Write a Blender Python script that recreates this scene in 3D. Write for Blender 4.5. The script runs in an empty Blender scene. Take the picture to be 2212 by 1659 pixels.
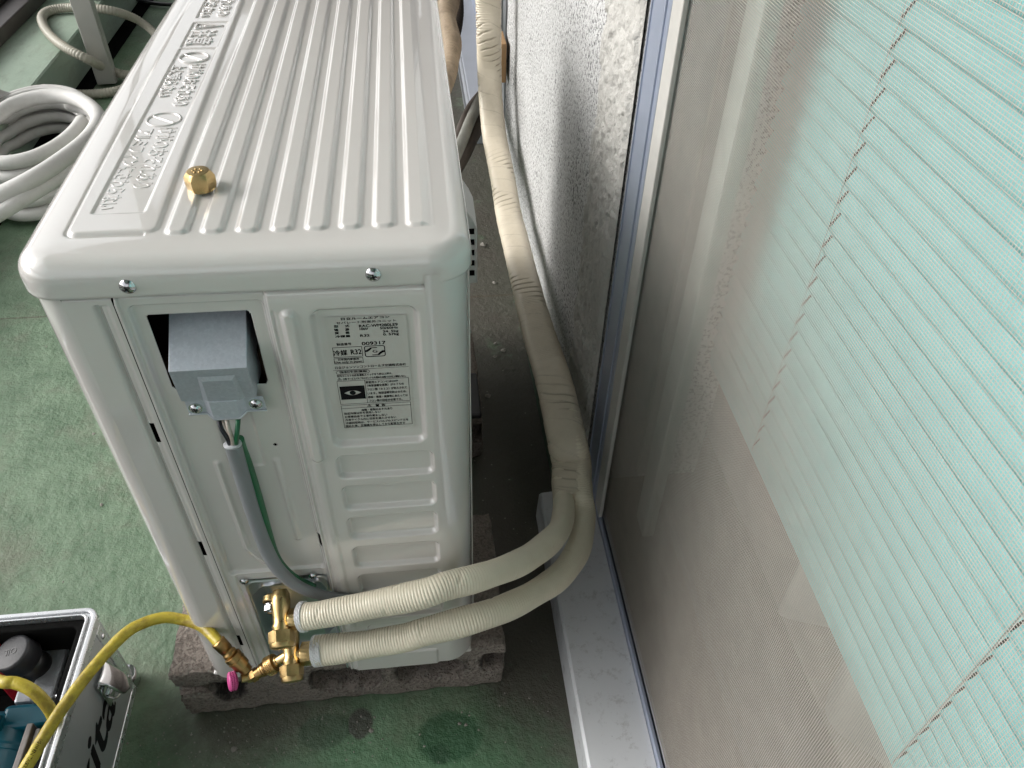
import bpy, bmesh, math, random
import numpy as np
from mathutils import Vector, Matrix
random.seed(7); rng = np.random.default_rng(7)
SC = bpy.context.scene
COL = SC.collection
# ---------------------------------------------------------------- camera
YAW, PITCH, ROLL = 0.138056664, 0.74621340, -0.03594654
cam_d = bpy.data.cameras.new('camera'); cam = bpy.data.objects.new('camera', cam_d); COL.objects.link(cam)
cam_d.sensor_width = 36; cam_d.lens = 1696.24 / 2212 * 36; cam_d.clip_start = .02; cam_d.clip_end = 200
fwd = Vector((math.sin(YAW) * math.cos(PITCH), math.cos(YAW) * math.cos(PITCH), -math.sin(PITCH)))
rgt = Vector((math.cos(YAW), -math.sin(YAW), 0)); dwn = fwd.cross(rgt)
r2 = rgt * math.cos(ROLL) + dwn * math.sin(ROLL); d2 = dwn * math.cos(ROLL) - rgt * math.sin(ROLL)
cam.matrix_world = Matrix(((r2.x, -d2.x, -fwd.x, .246703), (r2.y, -d2.y, -fwd.y, -.417758), (r2.z, -d2.z, -fwd.z, .871586), (0, 0, 0, 1)))
SC.camera = cam
# ---------------------------------------------------------------- sky, sun, exposure
SUN_EL, SUN_AZ = math.radians(30), math.radians(-80)      # azimuth from +Y towards -X
w = bpy.data.worlds.new("World"); SC.world = w; w.use_nodes = True
nt = w.node_tree; nt.nodes.clear()
sky = nt.nodes.new('ShaderNodeTexSky'); sky.sky_type = 'NISHITA'; sky.sun_disc = False
sky.sun_elevation = SUN_EL; sky.sun_rotation = SUN_AZ; sky.dust_density = 4; sky.air_density = 1.2
bw = nt.nodes.new('ShaderNodeRGBToBW'); mx = nt.nodes.new('ShaderNodeMix'); mx.data_type = 'RGBA'
mx.inputs[0].default_value = .90
bg = nt.nodes.new('ShaderNodeBackground'); bg.inputs[1].default_value = .15
out = nt.nodes.new('ShaderNodeOutputWorld')
nt.links.new(sky.outputs[0], bw.inputs[0]); nt.links.new(sky.outputs[0], mx.inputs[6]); nt.links.new(bw.outputs[0], mx.inputs[7])
nt.links.new(mx.outputs[2], bg.inputs[0]); nt.links.new(bg.outputs[0], out.inputs[0])
sd = bpy.data.lights.new('sun', 'SUN'); sd.energy = .5; sd.angle = math.radians(25); sd.color = (1, .97, .92)
sun = bpy.data.objects.new('sun', sd); COL.objects.link(sun)
sv = Vector((math.sin(SUN_AZ) * math.cos(SUN_EL), math.cos(SUN_AZ) * math.cos(SUN_EL), math.sin(SUN_EL)))
sun.rotation_euler = sv.to_track_quat('Z', 'Y').to_euler(); sun.location = (-3, 1, 4)
SC.view_settings.view_transform = 'Standard'; SC.view_settings.look = 'None'; SC.view_settings.gamma = 1
SC.view_settings.exposure = 1.05
SC.cycles.max_bounces = 10; SC.cycles.transparent_max_bounces = 16
SC.cycles.sample_clamp_indirect = 6

# ---------------------------------------------------------------- helpers
def tag(o, label=None, cat=None, group=None, kind=None):
    if label: o['label'] = label
    if cat: o['category'] = cat
    if group: o['group'] = group
    if kind: o['kind'] = kind
    return o
def link(name, me, mat=None, parent=None, smooth=True):
    if mat is not None: me.materials.append(mat)
    if smooth:
        me.polygons.foreach_set('use_smooth', [True] * len(me.polygons))
    o = bpy.data.objects.new(name, me); COL.objects.link(o)
    if parent is not None: o.parent = parent
    return o
def thing(name, label, cat, group=None):
    o = bpy.data.objects.new(name, None); COL.objects.link(o); o.empty_display_size = .05
    return tag(o, label, cat, group)
def pm(name, v, f, mat, parent=None, smooth=True):
    me = bpy.data.meshes.new(name); me.from_pydata([tuple(map(float, q)) for q in v], [], f); me.validate(); me.update()
    return link(name, me, mat, parent, smooth)
def npmesh(name, V, Q, mat, parent=None, smooth=True):
    """V (n,3) float, Q (m,4) int"""
    me = bpy.data.meshes.new(name); me.vertices.add(len(V)); me.vertices.foreach_set('co', np.asarray(V, np.float32).ravel())
    m = len(Q); me.loops.add(m * 4); me.loops.foreach_set('vertex_index', np.asarray(Q, np.int32).ravel())
    me.polygons.add(m); me.polygons.foreach_set('loop_start', np.arange(0, m * 4, 4, dtype=np.int32))
    me.update(calc_edges=True); me.validate()
    return link(name, me, mat, parent, smooth)
def box_bm(bm, lo, hi, bev=0.0, seg=2, M=None):
    lo = Vector(lo); hi = Vector(hi)
    r = bmesh.ops.create_cube(bm, size=1.0)
    vs = r['verts']
    for v in vs:
        v.co = Vector(((v.co.x + .5) * (hi.x - lo.x) + lo.x, (v.co.y + .5) * (hi.y - lo.y) + lo.y, (v.co.z + .5) * (hi.z - lo.z) + lo.z))
    if bev > 0:
        es = list({e for v in vs for e in v.link_edges})
        rr = bmesh.ops.bevel(bm, geom=es, offset=bev, segments=seg, profile=.5, affect='EDGES', clamp_overlap=True)
        vs = list({v for f in rr['faces'] for v in f.verts} | {v for v in vs if v.is_valid})
    if M is not None:
        for v in vs: v.co = M @ v.co
    return vs
def finish(bm, name, mat, parent=None, smooth=False):
    bmesh.ops.recalc_face_normals(bm, faces=bm.faces)
    me = bpy.data.meshes.new(name); bm.to_mesh(me); bm.free()
    o = link(name, me, mat, parent, smooth)
    if smooth == 'auto': pass
    return o
def box(name, lo, hi, mat, parent=None, bev=0.0, seg=2, M=None):
    bm = bmesh.new(); box_bm(bm, lo, hi, bev, seg, M); return finish(bm, name, mat, parent, False)
def catmull(P, n=14):
    P = [Vector(p) for p in P]
    if len(P) < 3: return P
    Q = [P[0] * 2 - P[1]] + P + [P[-1] * 2 - P[-2]]
    o = []
    for i in range(1, len(Q) - 2):
        a, b, c_, d = Q[i - 1:i + 3]
        for k in range(n):
            t = k / n
            o.append(.5 * ((2 * b) + (c_ - a) * t + (2 * a - 5 * b + 4 * c_ - d) * t * t + (3 * b - a - 3 * c_ + d) * t ** 3))
    o.append(P[-1]); return o
def resample(P, step):
    A = np.array([tuple(p) for p in P]); s = np.r_[0, np.cumsum(np.linalg.norm(np.diff(A, axis=0), axis=1))]
    n = max(2, int(s[-1] / step) + 1); t = np.linspace(0, s[-1], n)
    return np.stack([np.interp(t, s, A[:, k]) for k in range(3)], 1), t
def frames(A, hint=None):
    T = np.gradient(A, axis=0); T /= np.linalg.norm(T, axis=1)[:, None] + 1e-12
    N = np.zeros_like(A)
    if hint is not None:
        h = np.asarray(hint, float)
        h = np.tile(h, (len(A), 1)) if h.ndim == 1 else h
        N = h - (h * T).sum(1)[:, None] * T; N /= np.linalg.norm(N, axis=1)[:, None]
    else:
        u = np.array([0, 0, 1.]) if abs(T[0][2]) < .9 else np.array([1., 0, 0])
        n = u - u @ T[0] * T[0]; n /= np.linalg.norm(n)
        for i in range(len(A)):
            n = n - n @ T[i] * T[i]; n /= np.linalg.norm(n); N[i] = n
    return T, N, np.cross(T, N)
def tube(name, P, rad, mat, parent=None, seg=20, step=.003, fn=None, hint=None, shape=None, smoothpath=True, capends=True):
    A, t = resample(catmull(P) if smoothpath else P, step)
    T, N, B = frames(A, hint)
    th = np.linspace(0, 2 * np.pi, seg, endpoint=False)
    n = len(A)
    R = np.full((n, seg), 1.0) * (rad if np.isscalar(rad) else np.interp(t / t[-1], *rad)[:, None])
    if shape is not None: SX, SY = shape(t[:, None], th[None, :])
    else: SX, SY = np.cos(th)[None, :], np.sin(th)[None, :]
    if fn is not None: R = R + fn(t[:, None], th[None, :])
    V = A[:, None, :] + (R * SX)[..., None] * N[:, None, :] + (R * SY)[..., None] * B[:, None, :]
    V = V.reshape(-1, 3)
    i = np.arange(n - 1)[:, None]; j = np.arange(seg)[None, :]; j2 = (j + 1) % seg
    Q = np.stack([i * seg + j, i * seg + j2, (i + 1) * seg + j2, (i + 1) * seg + j], -1).reshape(-1, 4)
    if capends:
        k0 = len(V); V = np.vstack([V, A[0], A[-1]])
        jj = np.arange(0, seg, 2)
        c0 = np.stack([jj * 0 + k0, (jj + 2) % seg, jj + 1, jj], -1); e = (n - 1) * seg
        c1 = np.stack([jj * 0 + k0 + 1, e + jj, e + jj + 1, e + (jj + 2) % seg], -1)
        Q = np.vstack([Q, c0, c1])
    return npmesh(name, V, Q, mat, parent)
def lathe(name, o, ax, prof, mat, parent=None, n=28, rot=0., smooth=True, fn=None, bm=None, xh=None):
    """prof: list of (distance along axis, radius[, sides]); 6 sides where a third entry says so"""
    o = Vector(o); ax = Vector(ax).normalized()
    u = Vector(xh) if xh is not None else (Vector((0, 0, 1)) if abs(ax.z) < .9 else Vector((1, 0, 0)))
    u = (u - ax * u.dot(ax)).normalized(); v = ax.cross(u)
    own = bm is None
    if own: bm = bmesh.new()
    rings = []
    for p_ in prof:
        t, r = p_[0], p_[1]; hexa = len(p_) > 2 and p_[2]
        ring = []
        for k in range(n):
            a = 2 * math.pi * k / n + rot
            rr = r
            if hexa:
                b = (a - rot) % (math.pi / 3) - math.pi / 6
                rr = r * math.cos(math.pi / 6) / math.cos(b) if hexa == 1 else min(r * math.cos(math.pi / 6) / math.cos(b), hexa)
            if fn: rr += fn(t, a)
            ring.append(bm.verts.new(o + ax * t + u * math.cos(a) * rr + v * math.sin(a) * rr))
        rings.append(ring)
    for a, b in zip(rings, rings[1:]):
        for k in range(n): bm.faces.new((a[k], a[(k + 1) % n], b[(k + 1) % n], b[k]))
    bm.faces.new(rings[0][::-1]); bm.faces.new(rings[-1])
    if own:
        ob = finish(bm, name, mat, parent, smooth)
        return ob
def autosmooth(o, deg=35):
    me = o.data
    bm = bmesh.new(); bm.from_mesh(me); th = math.radians(deg)
    for e in bm.edges:
        e.smooth = not (len(e.link_faces) == 2 and e.calc_face_angle(0) > th)
    for f in bm.faces: f.smooth = True
    bm.to_mesh(me); bm.free(); return o
# ---------------------------------------------------------------- materials
def lin(r, g, b):
    f = lambda x: (x / 255 / 12.92) if x / 255 <= .04045 else ((x / 255 + .055) / 1.055) ** 2.4
    return (f(r), f(g), f(b), 1)
MATS = {}
class NB:
    def __init__(s, name):
        s.m = bpy.data.materials.new(name); s.m.use_nodes = True; s.t = s.m.node_tree; s.b = s.t.nodes['Principled BSDF']
        s.out = s.t.nodes['Material Output']; s.co = s.t.nodes.new('ShaderNodeTexCoord').outputs['Object']
    def n(s, ty, **kw):
        x = s.t.nodes.new(ty)
        for k, v in kw.items():
            if k.startswith('i_'):
                key = k[2:]; key = int(key) if key.isdigit() else key.replace('_', ' ')
                x.inputs[key].default_value = v
            else: setattr(x, k, v)
        return x
    def l(s, a, b): s.t.links.new(a, b)
    def noise(s, scale, detail=4, rough=.55, vec=None, out='Fac', stretch=None):
        x = s.n('ShaderNodeTexNoise', i_Scale=scale, i_Detail=detail, i_Roughness=rough)
        v = vec or s.co
        if stretch:
            mp = s.n('ShaderNodeMapping'); mp.inputs['Scale'].default_value = stretch; s.l(v, mp.inputs[0]); v = mp.outputs[0]
        s.l(v, x.inputs['Vector']); return x.outputs[out]
    def ramp(s, fac, stops):
        x = s.n('ShaderNodeValToRGB'); e = x.color_ramp.elements
        while len(e) > 1: e.remove(e[-1])
        e[0].position = stops[0][0]; e[0].color = stops[0][1]
        for p_, c_ in stops[1:]:
            q = e.new(p_); q.color = c_
        s.l(fac, x.inputs[0]); return x.outputs[0]
    def mix(s, fac, a, b, mode='MIX'):
        x = s.n('ShaderNodeMix', data_type='RGBA', blend_type=mode)
        for sock, v in ((x.inputs[0], fac), (x.inputs[6], a), (x.inputs[7], b)):
            if hasattr(v, 'is_linked'): s.l(v, sock)
            else: sock.default_value = v
        return x.outputs[2]
    def math(s, op, a, b=0., clamp=False):
        x = s.n('ShaderNodeMath', operation=op, use_clamp=clamp)
        for k, v in ((0, a), (1, b)):
            if hasattr(v, 'is_linked'): s.l(v, x.inputs[k])
            else: x.inputs[k].default_value = v
        return x.outputs[0]
    def bump(s, h, strength=.3, dist=.002, prev=None):
        x = s.n('ShaderNodeBump', i_Strength=strength, i_Distance=dist); s.l(h, x.inputs['Height'])
        if prev is not None: s.l(prev, x.inputs['Normal'])
        s.l(x.outputs[0], s.b.inputs['Normal']); return x.outputs[0]
    def set(s, col=None, rough=None, metal=None, **kw):
        for k, v in (('Base Color', col), ('Roughness', rough), ('Metallic', metal)):
            if v is None: continue
            if hasattr(v, 'is_linked'): s.l(v, s.b.inputs[k])
            else: s.b.inputs[k].default_value = v
        for k, v in kw.items(): s.b.inputs[k.replace('_', ' ')].default_value = v
        return s.m
BW = lambda v: (v, v, v, 1)
def simple(name, col, rough=.5, metal=0., var=.12, scale=60, bump=0., bscale=300, bdist=.0005, rvar=.1, **kw):
    b = NB(name)
    n1 = b.noise(scale)
    c2 = tuple(min(1, x * (1 + var)) for x in col[:3]) + (1,); c1 = tuple(x * (1 - var) for x in col[:3]) + (1,)
    cc = b.mix(n1, c1, c2)
    rr = b.math('ADD', b.math('MULTIPLY', b.noise(scale * 2.3), rvar), rough - rvar / 2)
    if bump: b.bump(b.noise(bscale), bump, bdist)
    return b.set(cc, rr, metal, **kw)
PAINT = (.60, .585, .548, 1)
b = NB('unit_paint')     # glossy baked enamel with faint orange peel and dust
dust = b.ramp(b.noise(900, 2), [(.74, BW(0)), (.80, BW(1))])
cc = b.mix(b.math('MULTIPLY', dust, .25), b.mix(b.noise(9), (.60, .572, .548, 1), (.625, .60, .575, 1)), (.3, .28, .25, 1))
b.bump(b.noise(260, 2), .05, .0006)
M_PAINT = b.set(cc, b.math('ADD', b.math('MULTIPLY', b.noise(25), .08), .13), 0., Coat_Weight=1., Coat_Roughness=.03, Coat_IOR=1.62)
b = NB('galvanised_steel')
v_ = b.n('ShaderNodeTexVoronoi', i_Scale=420.); b.l(b.co, v_.inputs['Vector'])
cc = b.mix(v_.outputs['Color'], (.46, .49, .55, 1), (.60, .63, .69, 1)); cc = b.mix(b.noise(700), cc, (.42, .45, .5, 1))
b.bump(b.noise(600), .1, .0003); M_GALV = b.set(cc, .42, .35)
M_ZINC = simple('bright_zinc_plate', (.60, .63, .67, 1), .30, .95, .08, 40)
M_CHROME = simple('screw_steel', (.62, .62, .64, 1), .12, 1., .1, 400)
M_SCREWDARK = simple('screw_recess', (.01, .01, .01, 1), .6)
b = NB('brass')
cc = b.mix(b.noise(90), (.42, .29, .12, 1), (.64, .48, .24, 1)); sc = b.noise(700, 3)
b.bump(sc, .25, .0004); M_BRASS = b.set(cc, b.math('ADD', b.math('MULTIPLY', b.noise(120), .25), .18), 1.)
b = NB('aged_brass')
cc = b.mix(b.noise(120), (.28, .16, .065, 1), (.52, .34, .14, 1)); b.bump(b.noise(700, 3), .2, .0004)
M_BRASS2 = b.set(cc, b.math('ADD', b.math('MULTIPLY', b.noise(120), .2), .22), 1.)
b = NB('cast_brass_cap')
cc = b.mix(b.noise(150), (.46, .32, .13, 1), (.60, .44, .22, 1)); b.bump(b.noise(1400, 3), .6, .0004)
M_BRASS3 = b.set(cc, .3, 1.)
M_BLACK = simple('black_void', (.004, .004, .004, 1), .9, Specular_IOR_Level=.05)
M_INK = simple('label_ink', (.008, .008, .009, 1), .9, Specular_IOR_Level=.15)
M_FILM = simple('label_film', (.50, .49, .455, 1), .32, 0, .02)
M_FELT = simple('brown_insulation_felt', (.05, .03, .012, 1), .95, 0, .5, 200, 1., 400, .004)
def vinyl(name, c1, c2, rough=.34, s=60, bump=.25, dirt=.0, shade_grime=False):
    b = NB(name)
    cc = b.mix(b.noise(s), c1, c2)
    if shade_grime:
        wa = b.n('ShaderNodeAttribute', attribute_name='shade_grime'); cc = b.mix(b.math('MULTIPLY', wa.outputs['Fac'], .6), cc, (.17, .13, .08, 1))
    if dirt:
        d = b.ramp(b.noise(28, 6, .7), [(.5, BW(0)), (.68, BW(1))]); cc = b.mix(b.math('MULTIPLY', d, dirt), cc, (.10, .075, .045, 1))
    b.bump(b.noise(500, 3), bump, .0006)
    return b.set(cc, rough)
M_TAPE = vinyl('ivory_wrap_tape', (.64, .58, .455, 1), (.74, .68, .55, 1), .36)
M_TAPE2 = vinyl('ivory_wrap_tape_smooth', (.57, .505, .395, 1), (.65, .585, .475, 1), .36, dirt=.12, shade_grime=True)
M_NET = simple('white_net_foam', (.86, .86, .87, 1), .6, 0, .1, 900, .8, 1500, .001)
M_OLDTAPE = vinyl('old_brown_tape', (.24, .175, .115, 1), (.38, .30, .21, 1), .65, 40, .6, .5)
M_FOAM = vinyl('white_foam_tube', (.56, .55, .525, 1), (.64, .63, .61, 1), .6, 30, .3, .12)
M_CREAM = vinyl('cream_hose', (.42, .40, .33, 1), (.50, .47, .39, 1), .5, 30, .3, .1)
M_DRAIN = vinyl('grey_corrugated_hose', (.13, .13, .11, 1), (.20, .20, .175, 1), .5, 30, .3, .3)
M_DARKTAPE = vinyl('dark_tape', (.03, .022, .016, 1), (.06, .045, .035, 1), .7, 30, .5, .2)
b = NB('yellow_rubber_hose')
cc = b.mix(b.noise(35), (.40, .31, .022, 1), (.52, .42, .05, 1))
d = b.ramp(b.noise(45, 7, .75, stretch=(1, 1, 1)), [(.45, BW(0)), (.60, BW(1))]); cc = b.mix(b.math('MULTIPLY', d, .75), cc, (.22, .15, .02, 1))
d2 = b.ramp(b.noise(160, 4, .7), [(.66, BW(0)), (.72, BW(1))]); cc = b.mix(b.math('MULTIPLY', d2, .5), cc, (.09, .05, .02, 1))
b.bump(b.noise(260, 4), .5, .0012); M_YELLOW = b.set(cc, .42)
M_CABLE = vinyl('grey_cable_sheath', (.20, .21, .22, 1), (.235, .245, .26, 1), .42, 40, .1)
M_CABLEEND = simple('cable_cut_end', (.5, .51, .53, 1), .5)
M_WBLACK = simple('black_wire', (.008, .008, .014, 1), .35)
M_WWHITE = simple('white_wire', (.42, .36, .31, 1), .4)
M_WGREEN = simple('green_wire', (.012, .12, .05, 1), .35)
M_PINK = simple('pink_knurled_knob', (.46, .055, .21, 1), .45, 0, .15, 300)
b = NB('concrete_block')
vo = b.n('ShaderNodeTexVoronoi', i_Scale=260.); b.l(b.co, vo.inputs['Vector'])
cc = b.mix(b.noise(55, 6, .7), (.125, .10, .084, 1), (.26, .22, .19, 1)); cc = b.mix(b.ramp(b.noise(420, 3), [(.35, BW(0)), (.75, BW(1))]), cc, (.29, .255, .225, 1))
pit = b.ramp(b.noise(300, 3, .6), [(.33, BW(0)), (.5, BW(1))])
cc = b.mix(b.math('MULTIPLY', b.math('SUBTRACT', 1., pit), .35), cc, (.07, .055, .045, 1))
for (cx_, cz_, rx_, rz_, kk) in ((.134, .048, .046, .028, .95), (.226, .048, .046, .025, .92), (.010, .046, .020, .024, .9), (.292, .054, .014, .020, .8)):  # shade of the hollows painted in black, together with mould stains around them
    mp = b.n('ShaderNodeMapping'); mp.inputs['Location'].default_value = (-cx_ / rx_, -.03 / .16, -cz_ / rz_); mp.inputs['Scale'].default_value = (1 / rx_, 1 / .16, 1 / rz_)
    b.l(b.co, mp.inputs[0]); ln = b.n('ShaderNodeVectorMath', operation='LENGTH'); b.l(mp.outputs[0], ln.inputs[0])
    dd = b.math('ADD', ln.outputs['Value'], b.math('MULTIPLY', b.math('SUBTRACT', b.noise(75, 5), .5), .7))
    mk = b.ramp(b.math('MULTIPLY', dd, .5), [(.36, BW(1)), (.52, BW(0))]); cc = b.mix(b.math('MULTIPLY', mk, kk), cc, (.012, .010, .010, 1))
n_ = b.bump(pit, .8, .0026); b.bump(b.noise(900, 3), .5, .0012, n_)
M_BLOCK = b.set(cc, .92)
# floor: painted green concrete
b = NB('green_floor_paint')
sep = b.n('ShaderNodeSeparateXYZ'); b.l(b.co, sep.inputs[0])
big = b.noise(3.2, 5, .6); mid = b.noise(17, 6, .65); fine = b.noise(120, 5, .7)
cc = b.mix(b.ramp(mid, [(.35, BW(0)), (.66, BW(1))]), (.076, .142, .076, 1), (.176, .262, .168, 1))
cc = b.mix(b.math('MULTIPLY', b.ramp(fine, [(.4, BW(0)), (.62, BW(1))]), .35), cc, (.17, .225, .155, 1))
worn = b.ramp(b.noise(7, 7, .72), [(.50, BW(0)), (.64, BW(1))]); cc = b.mix(b.math('MULTIPLY', worn, .55), cc, (.155, .15, .11, 1))
grime = b.ramp(b.noise(34, 7, .8), [(.60, BW(0)), (.74, BW(1))]); cc = b.mix(b.math('MULTIPLY', grime, .6), cc, (.075, .06, .05, 1))
# dirt band along the wall side (right of the unit) and round the blocks
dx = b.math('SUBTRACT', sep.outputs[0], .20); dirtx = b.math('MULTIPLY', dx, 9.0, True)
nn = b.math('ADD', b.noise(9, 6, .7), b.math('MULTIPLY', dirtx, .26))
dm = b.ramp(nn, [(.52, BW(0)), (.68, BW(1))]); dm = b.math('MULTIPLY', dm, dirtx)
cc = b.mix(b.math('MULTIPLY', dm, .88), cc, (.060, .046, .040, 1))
def blob(cx, cy, rx, ry, wob=.35):
    mp = b.n('ShaderNodeMapping'); mp.inputs['Location'].default_value = (-cx / rx, -cy / ry, 0); mp.inputs['Scale'].default_value = (1 / rx, 1 / ry, 0)
    b.l(b.co, mp.inputs[0]); ln = b.n('ShaderNodeVectorMath', operation='LENGTH'); b.l(mp.outputs[0], ln.inputs[0])
    return b.math('ADD', ln.outputs['Value'], b.math('MULTIPLY', b.math('SUBTRACT', b.noise(60, 4), .5), wob))
def blobmask(cx, cy, rx, ry, e0=.85, e1=1.05, wob=.35):
    return b.math('SUBTRACT', 1., b.ramp(b.math('MULTIPLY', blob(cx, cy, rx, ry, wob), .5), [(e0 / 2, BW(0)), (e1 / 2, BW(1))]))
fresh = blobmask(.20, -.12, .19, .115, .5, 1.2, .5)
cc = b.mix(b.math('MULTIPLY', fresh, .7), cc, (.06, .175, .08, 1))
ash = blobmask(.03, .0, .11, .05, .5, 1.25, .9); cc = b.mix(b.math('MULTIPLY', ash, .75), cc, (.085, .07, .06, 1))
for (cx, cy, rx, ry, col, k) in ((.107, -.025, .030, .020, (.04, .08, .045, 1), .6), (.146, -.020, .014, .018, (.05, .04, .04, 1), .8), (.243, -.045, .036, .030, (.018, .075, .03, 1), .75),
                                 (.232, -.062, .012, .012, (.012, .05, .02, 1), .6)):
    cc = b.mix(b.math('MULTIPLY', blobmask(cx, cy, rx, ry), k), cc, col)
# joint line across the floor
jd = b.math('ABSOLUTE', b.math('SUBTRACT', b.math('ADD', sep.outputs[1], b.math('MULTIPLY', b.math('SUBTRACT', b.noise(12, 3), .5), .004)), .759))
jl = b.ramp(jd, [(.0, BW(1)), (.0022, BW(0))]); cc = b.mix(b.math('MULTIPLY', jl, .7), cc, (.07, .05, .03, 1))
rusts = b.ramp(b.noise(210, 2), [(.76, BW(0)), (.79, BW(1))]); cc = b.mix(rusts, cc, (.12, .03, .012, 1))
bu = b.bump(b.noise(70, 6, .65), .7, .006); b.bump(b.noise(600, 3), .25, .001, bu)
M_FLOOR = b.set(cc, b.math('ADD', b.math('MULTIPLY', mid, .25), .42))
b = NB('green_upstand_paint')
cc = b.mix(b.noise(14, 6), (.27, .36, .28, 1), (.38, .46, .37, 1)); gr = b.ramp(b.noise(26, 7, .75, stretch=(1, .3, 1)), [(.5, BW(0)), (.72, BW(1))])
cc = b.mix(b.math('MULTIPLY', gr, .5), cc, (.13, .12, .09, 1)); b.bump(b.noise(40, 6), .5, .003); M_LEDGE = b.set(cc, .6)
b = NB('dark_green_paint')
cc = b.mix(b.noise(20, 6), (.035, .065, .04, 1), (.07, .12, .075, 1)); b.bump(b.noise(60), .4, .002); M_DGREEN = b.set(cc, .6)
# speckled stucco
def stucco(name, rough_bump):
    b = NB(name)
    if rough_bump:
        cc = b.mix(b.noise(30, 5), (.38, .37, .345, 1), (.47, .46, .435, 1))
        d = b.ramp(b.noise(60, 6, .75), [(.6, BW(0)), (.75, BW(1))]); cc = b.mix(b.math('MULTIPLY', d, .35), cc, (.2, .17, .13, 1))
        n1 = b.bump(b.noise(55, 5, .6), .9, .008); b.bump(b.noise(240, 4), .5, .003, n1)
        return b.set(cc, .75)
    v = b.n('ShaderNodeTexVoronoi', i_Scale=300.); b.l(b.co, v.inputs['Vector'])
    spk = b.ramp(b.noise(230, 3, .7), [(.42, BW(1)), (.48, BW(0))])
    amt = b.ramp(b.noise(10, 3), [(.3, BW(.45)), (.7, BW(1))])
    cc = b.mix(b.noise(12), (.50, .50, .495, 1), (.62, .62, .615, 1))
    cc = b.mix(b.math('MULTIPLY', spk, amt), cc, (.075, .075, .075, 1))
    hh = b.noise(230, 3, .7)
    b.bump(hh, 1., .004)
    return b.set(cc, .85)
M_STUC = stucco('speckled_stucco', False); M_ROUGH = stucco('rough_stucco', True)
M_ALU = simple('blue_grey_aluminium', (.36, .40, .50, 1), .38, .55, .06, 30)
M_ALU2 = simple('grey_aluminium_frame', (.33, .34, .36, 1), .42, .6, .1, 30)
b = NB('sill_aluminium')
cc = b.mix(b.noise(12, 5), (.55, .56, .585, 1), (.65, .66, .68, 1)); d = b.ramp(b.noise(55, 6, .8), [(.54, BW(0)), (.72, BW(1))])
cc = b.mix(b.math('MULTIPLY', d, .55), cc, (.16, .14, .13, 1))
sp = b.ramp(b.noise(280, 2), [(.75, BW(0)), (.78, BW(1))]); cc = b.mix(sp, cc, (.06, .05, .05, 1)); M_SILL = b.set(cc, .5, .25)
M_MESH = simple('screen_fibre', (.46, .42, .375, 1), .5, 0, .15, 50)
M_MINT = simple('mint_blind_slat', (.285, .60, .615, 1), .38, 0, .05, 20)
M_CORD = simple('blind_cord', (.42, .42, .40, 1), .7)
M_CORD2 = simple('blind_rung_cord', (.14, .11, .10, 1), .7)
M_CURTAIN = simple('pale_cloth', (.50, .48, .46, 1), .85, 0, .06, 30)
M_ROOMFLOOR = simple('brown_room_floor', (.11, .085, .066, 1), .5, 0, .25, 8)
M_ROOM = simple('room_wall', (.34, .30, .27, 1), .85, 0, .08, 5)
M_WHITEPLASTIC = simple('white_plastic', (.55, .555, .53, 1), .42, 0, .04, 60, .35, 160, .001)
M_POLE = simple('aluminium_pole', (.52, .51, .48, 1), .38, .35, .08, 12)
M_BROWN = simple('brown_painted_rail', (.055, .045, .042, 1), .45, 0, .3, 20)
M_BROWN2 = simple('weathered_brown_board', (.11, .065, .04, 1), .6, 0, .4, 30)
M_PART = simple('partition_paint', (.45, .45, .42, 1), .7)
M_CEIL = simple('ceiling_paint', (.72, .71, .69, 1), .8)
M_ALUCASE = simple('case_aluminium_sheet', (.42, .43, .44, 1), .45, .55, .06, 30, .15, 900, .0004)
M_ALURIM = simple('case_aluminium_trim', (.68, .69, .71, 1), .28, .8, .06, 60)
M_LINING = simple('black_foam_lining', (.006, .006, .006, 1), .95, 0, .5, 200, Specular_IOR_Level=.1)
M_TEAL = simple('teal_motor_body', (.004, .105, .155, 1), .3, 0, .15, 60)
M_CASTGREY = simple('cast_grey_aluminium', (.36, .37, .40, 1), .45, .6, .15, 120, .4, 500, .001)
M_RUBBER = simple('black_rubber_cap', (.022, .022, .026, 1), .5, 0, .3, 120, .3, 700, .0006)
M_RED = simple('red_plastic', (.45, .012, .03, 1), .4)
M_BLKPL = simple('black_plastic', (.015, .015, .017, 1), .4)
M_YSTICK = simple('yellow_sticker', (.6, .43, .03, 1), .5)
M_WOOD = simple('bare_wood', (.36, .22, .11, 1), .8)
M_DEBRIS = simple('pale_grit', (.24, .225, .20, 1), .9, 0, .5, 400)
b = NB('window_glass'); b.b.inputs['Roughness'].default_value = .0
tr = b.n('ShaderNodeBsdfTransparent'); gl = b.n('ShaderNodeBsdfGlossy', i_Roughness=.02); fr = b.n('ShaderNodeFresnel', i_IOR=1.45); ms = b.n('ShaderNodeMixShader')
tr.inputs[0].default_value = (.93, .95, .94, 1)
gm = b.n('ShaderNodeNewGeometry'); ff = b.math('MULTIPLY', fr.outputs[0], b.math('SUBTRACT', 1., gm.outputs['Backfacing'])); b.l(ff, ms.inputs[0]); b.l(tr.outputs[0], ms.inputs[1]); b.l(gl.outputs[0], ms.inputs[2]); b.l(ms.outputs[0], b.out.inputs[0]); M_GLASS = b.m

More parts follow.
